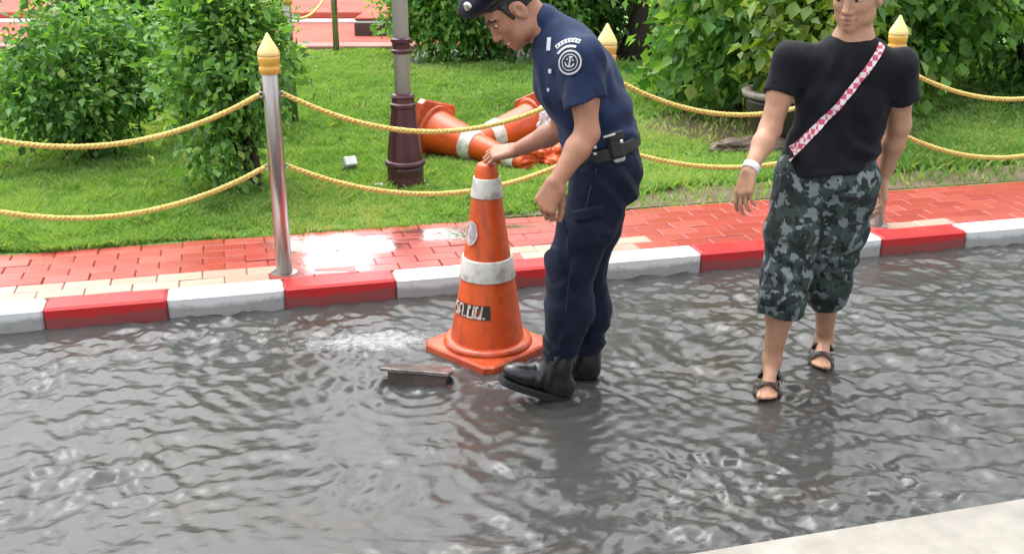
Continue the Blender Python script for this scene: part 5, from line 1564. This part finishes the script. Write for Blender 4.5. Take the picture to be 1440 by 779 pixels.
    for a, b in (('hipR', 'knR'), ('hipL', 'knL')):
        lo = J[b] + (J['anR' if a == 'hipR' else 'anL'] - J[b]) * 0.30
        f.chain([J[a], (J[a] + J[b]) / 2, J[b], lo], [0.105, 0.096, 0.084, 0.080], 0.03)
        ax = unit(lo - J[b]); e = J[b] + (J['anR' if a == 'hipR' else 'anL'] - J[b]) * 0.30
        sl, g = f.region(e - 0.13, e + 0.13); pl_ = (g[0] - e[0]) * ax[0] + (g[1] - e[1]) * ax[1] + (g[2] - e[2]) * ax[2]
        f.d[sl] = np.maximum(f.d[sl], np.where(pl_ > -0.06, pl_, f.d[sl]))
        rr = np.sqrt((g[0] - e[0] - pl_ * ax[0]) ** 2 + (g[1] - e[1] - pl_ * ax[1]) ** 2 + (g[2] - e[2] - pl_ * ax[2]) ** 2)
        f.d[sl] = np.maximum(f.d[sl], -np.maximum(rr - 0.066, -(pl_ + 0.03)))
    f.warp(lambda x, y, z: 0.030 * (np.abs(((z * 6 + x * 4 + 1.5 * vnoise(x * 6, y * 6, z * 5)) % 1.0) - 0.5) - 0.25) * np.exp(-((z - 0.45) / 0.22) ** 2) + 0.006 * vnoise(x * 13, y * 13, z * 8) + 0.003 * vnoise(x * 30, y * 30, z * 20))
    add_part('shorts', f, 'camo', root)
    # wristband, strap across the tee
    a = J['elR'] + (J['wrR'] - J['elR']) * 0.93; ax = unit(J['wrR'] - J['elR'])
    V, F = lathe([(0.0275, -0.012), (0.0295, -0.011), (0.0295, 0.011), (0.0275, 0.012)], 26)
    keep(mesh_obj('wristband', xf(V, Matrix.Translation(Vector(a)) @ Vector(ax).to_track_quat('Z', 'Y').to_matrix().to_4x4()), F, MT['wrist_white'], None, True), root)
    from mathutils.bvhtree import BVHTree
    bvh = BVHTree.FromPolygons([v.co[:] for v in tee.data.vertices], [tuple(p.vertices) for p in tee.data.polygons])
    V, F = [], []
    p0, p1 = np.array([0.955, 3.3, 0.87]), np.array([1.22, 3.3, 1.27]); w = np.cross(unit(p1 - p0), [0, 1, 0]) * 0.011
    for i, u in enumerate(np.linspace(0, 1, 40)):
        for sg in (-1, 1):
            q = p0 + (p1 - p0) * u + w * sg
            h = bvh.ray_cast(Vector(q), Vector((0, 1, 0)), 0.6)[0]
            q = np.asarray(h) if h is not None else q + np.array([0, 0.26, 0])
            V.append(q + np.array([0, -0.006, 0]))
        if i: F.append((2 * i - 2, 2 * i - 1, 2 * i + 1, 2 * i))
    keep(mesh_obj('strap', V, F, MT['strap']), root)
    # sandals
    for c in ('anR', 'anL'):
        he, d, sd = feet[c]
        n = 36; V, F = [], []
        for z in (ROAD_Z, -0.008, -0.004):
            for a in np.linspace(0, 2 * math.pi, n, endpoint=False):
                x = 0.078 + 0.118 * math.cos(a); w = 0.049 * (0.90 + 0.12 * math.cos(a)) * (abs(math.sin(a)) ** 0.6) * (1 if math.sin(a) > 0 else -1)
                V.append((*(he + d * x + sd * w)[:2], z))
        for j in range(2):
            for i in range(n): F.append((j * n + i, j * n + (i + 1) % n, (j + 1) * n + (i + 1) % n, (j + 1) * n + i))
        F += [tuple(range(n - 1, -1, -1)), tuple(2 * n + i for i in range(n))]
        s_ = keep(mesh_obj('sandal_sole', V, F, MT['rubber']), root)
        for x, hgt, wd in ((0.122, 0.062, 0.034), (0.052, 0.086, 0.030)):
            V, F = [], []
            for i, a in enumerate(np.linspace(-0.15, math.pi + 0.15, 17)):
                q = he + sd * 0.049 * math.cos(a); z = -0.006 + hgt * max(math.sin(a), 0) ** 0.8
                for dx in (-wd / 2, wd / 2):
                    p = q + d * (x + dx); V.append((p[0], p[1], z))
                if i: F.append((2 * i - 2, 2 * i, 2 * i + 1, 2 * i - 1))
            keep(mesh_obj('sandal_strap', V, F, MT['rubber'], None, True), root)
        V, F = tube([he + d * 0.05 + sd * 0.036 + np.array([0, 0, 0.02]), he - d * 0.026 + sd * 0.022 + np.array([0, 0, 0.035]), he - d * 0.034 + np.array([0, 0, 0.036]), he - d * 0.026 - sd * 0.022 + np.array([0, 0, 0.035]), he + d * 0.05 - sd * 0.036 + np.array([0, 0, 0.02])], 0.008, 8)
        keep(mesh_obj('sandal_strap', V, F, MT['rubber'], None, True), root)
build_passer()

# ------------------------------------------------------------------ splash drops thrown up beside the cone
def drops():
    rg = np.random.default_rng(3); parts = []
    import bmesh
    bm = bmesh.new(); bmesh.ops.create_icosphere(bm, subdivisions=1, radius=1.0)
    sv = np.array([v.co[:] for v in bm.verts]); sf = np.array([[v.index for v in f.verts] for f in bm.faces]); bm.free()
    Vs, Fs = [], []
    for k in range(150):
        if k < 110: c = np.array([-0.50 + rg.normal() * 0.20, 4.08 + rg.normal() * 0.08, 0.008 + abs(rg.normal()) * 0.018])
        else: c = np.array([0.0 + rg.normal() * 0.14, 3.66 + rg.normal() * 0.05, 0.006 + abs(rg.normal()) * 0.014])
        r = 0.0016 + 0.0028 * rg.random() ** 2
        Fs.append(sf + len(Vs) * len(sv)); Vs.append(sv * r * np.array([1, 1, 0.8]) + c)
    o = big_mesh('splash_drops', np.concatenate(Vs), np.concatenate(Fs), MT['drops'], None, True)
    tag(o, 'fine splash of water drops beside the standing cone', 'splash', kind='stuff')
MT['drops'] = simple('white_water', (0.30, 0.31, 0.32), (0.2, 0.21, 0.22), 30, 0.12)
drops()
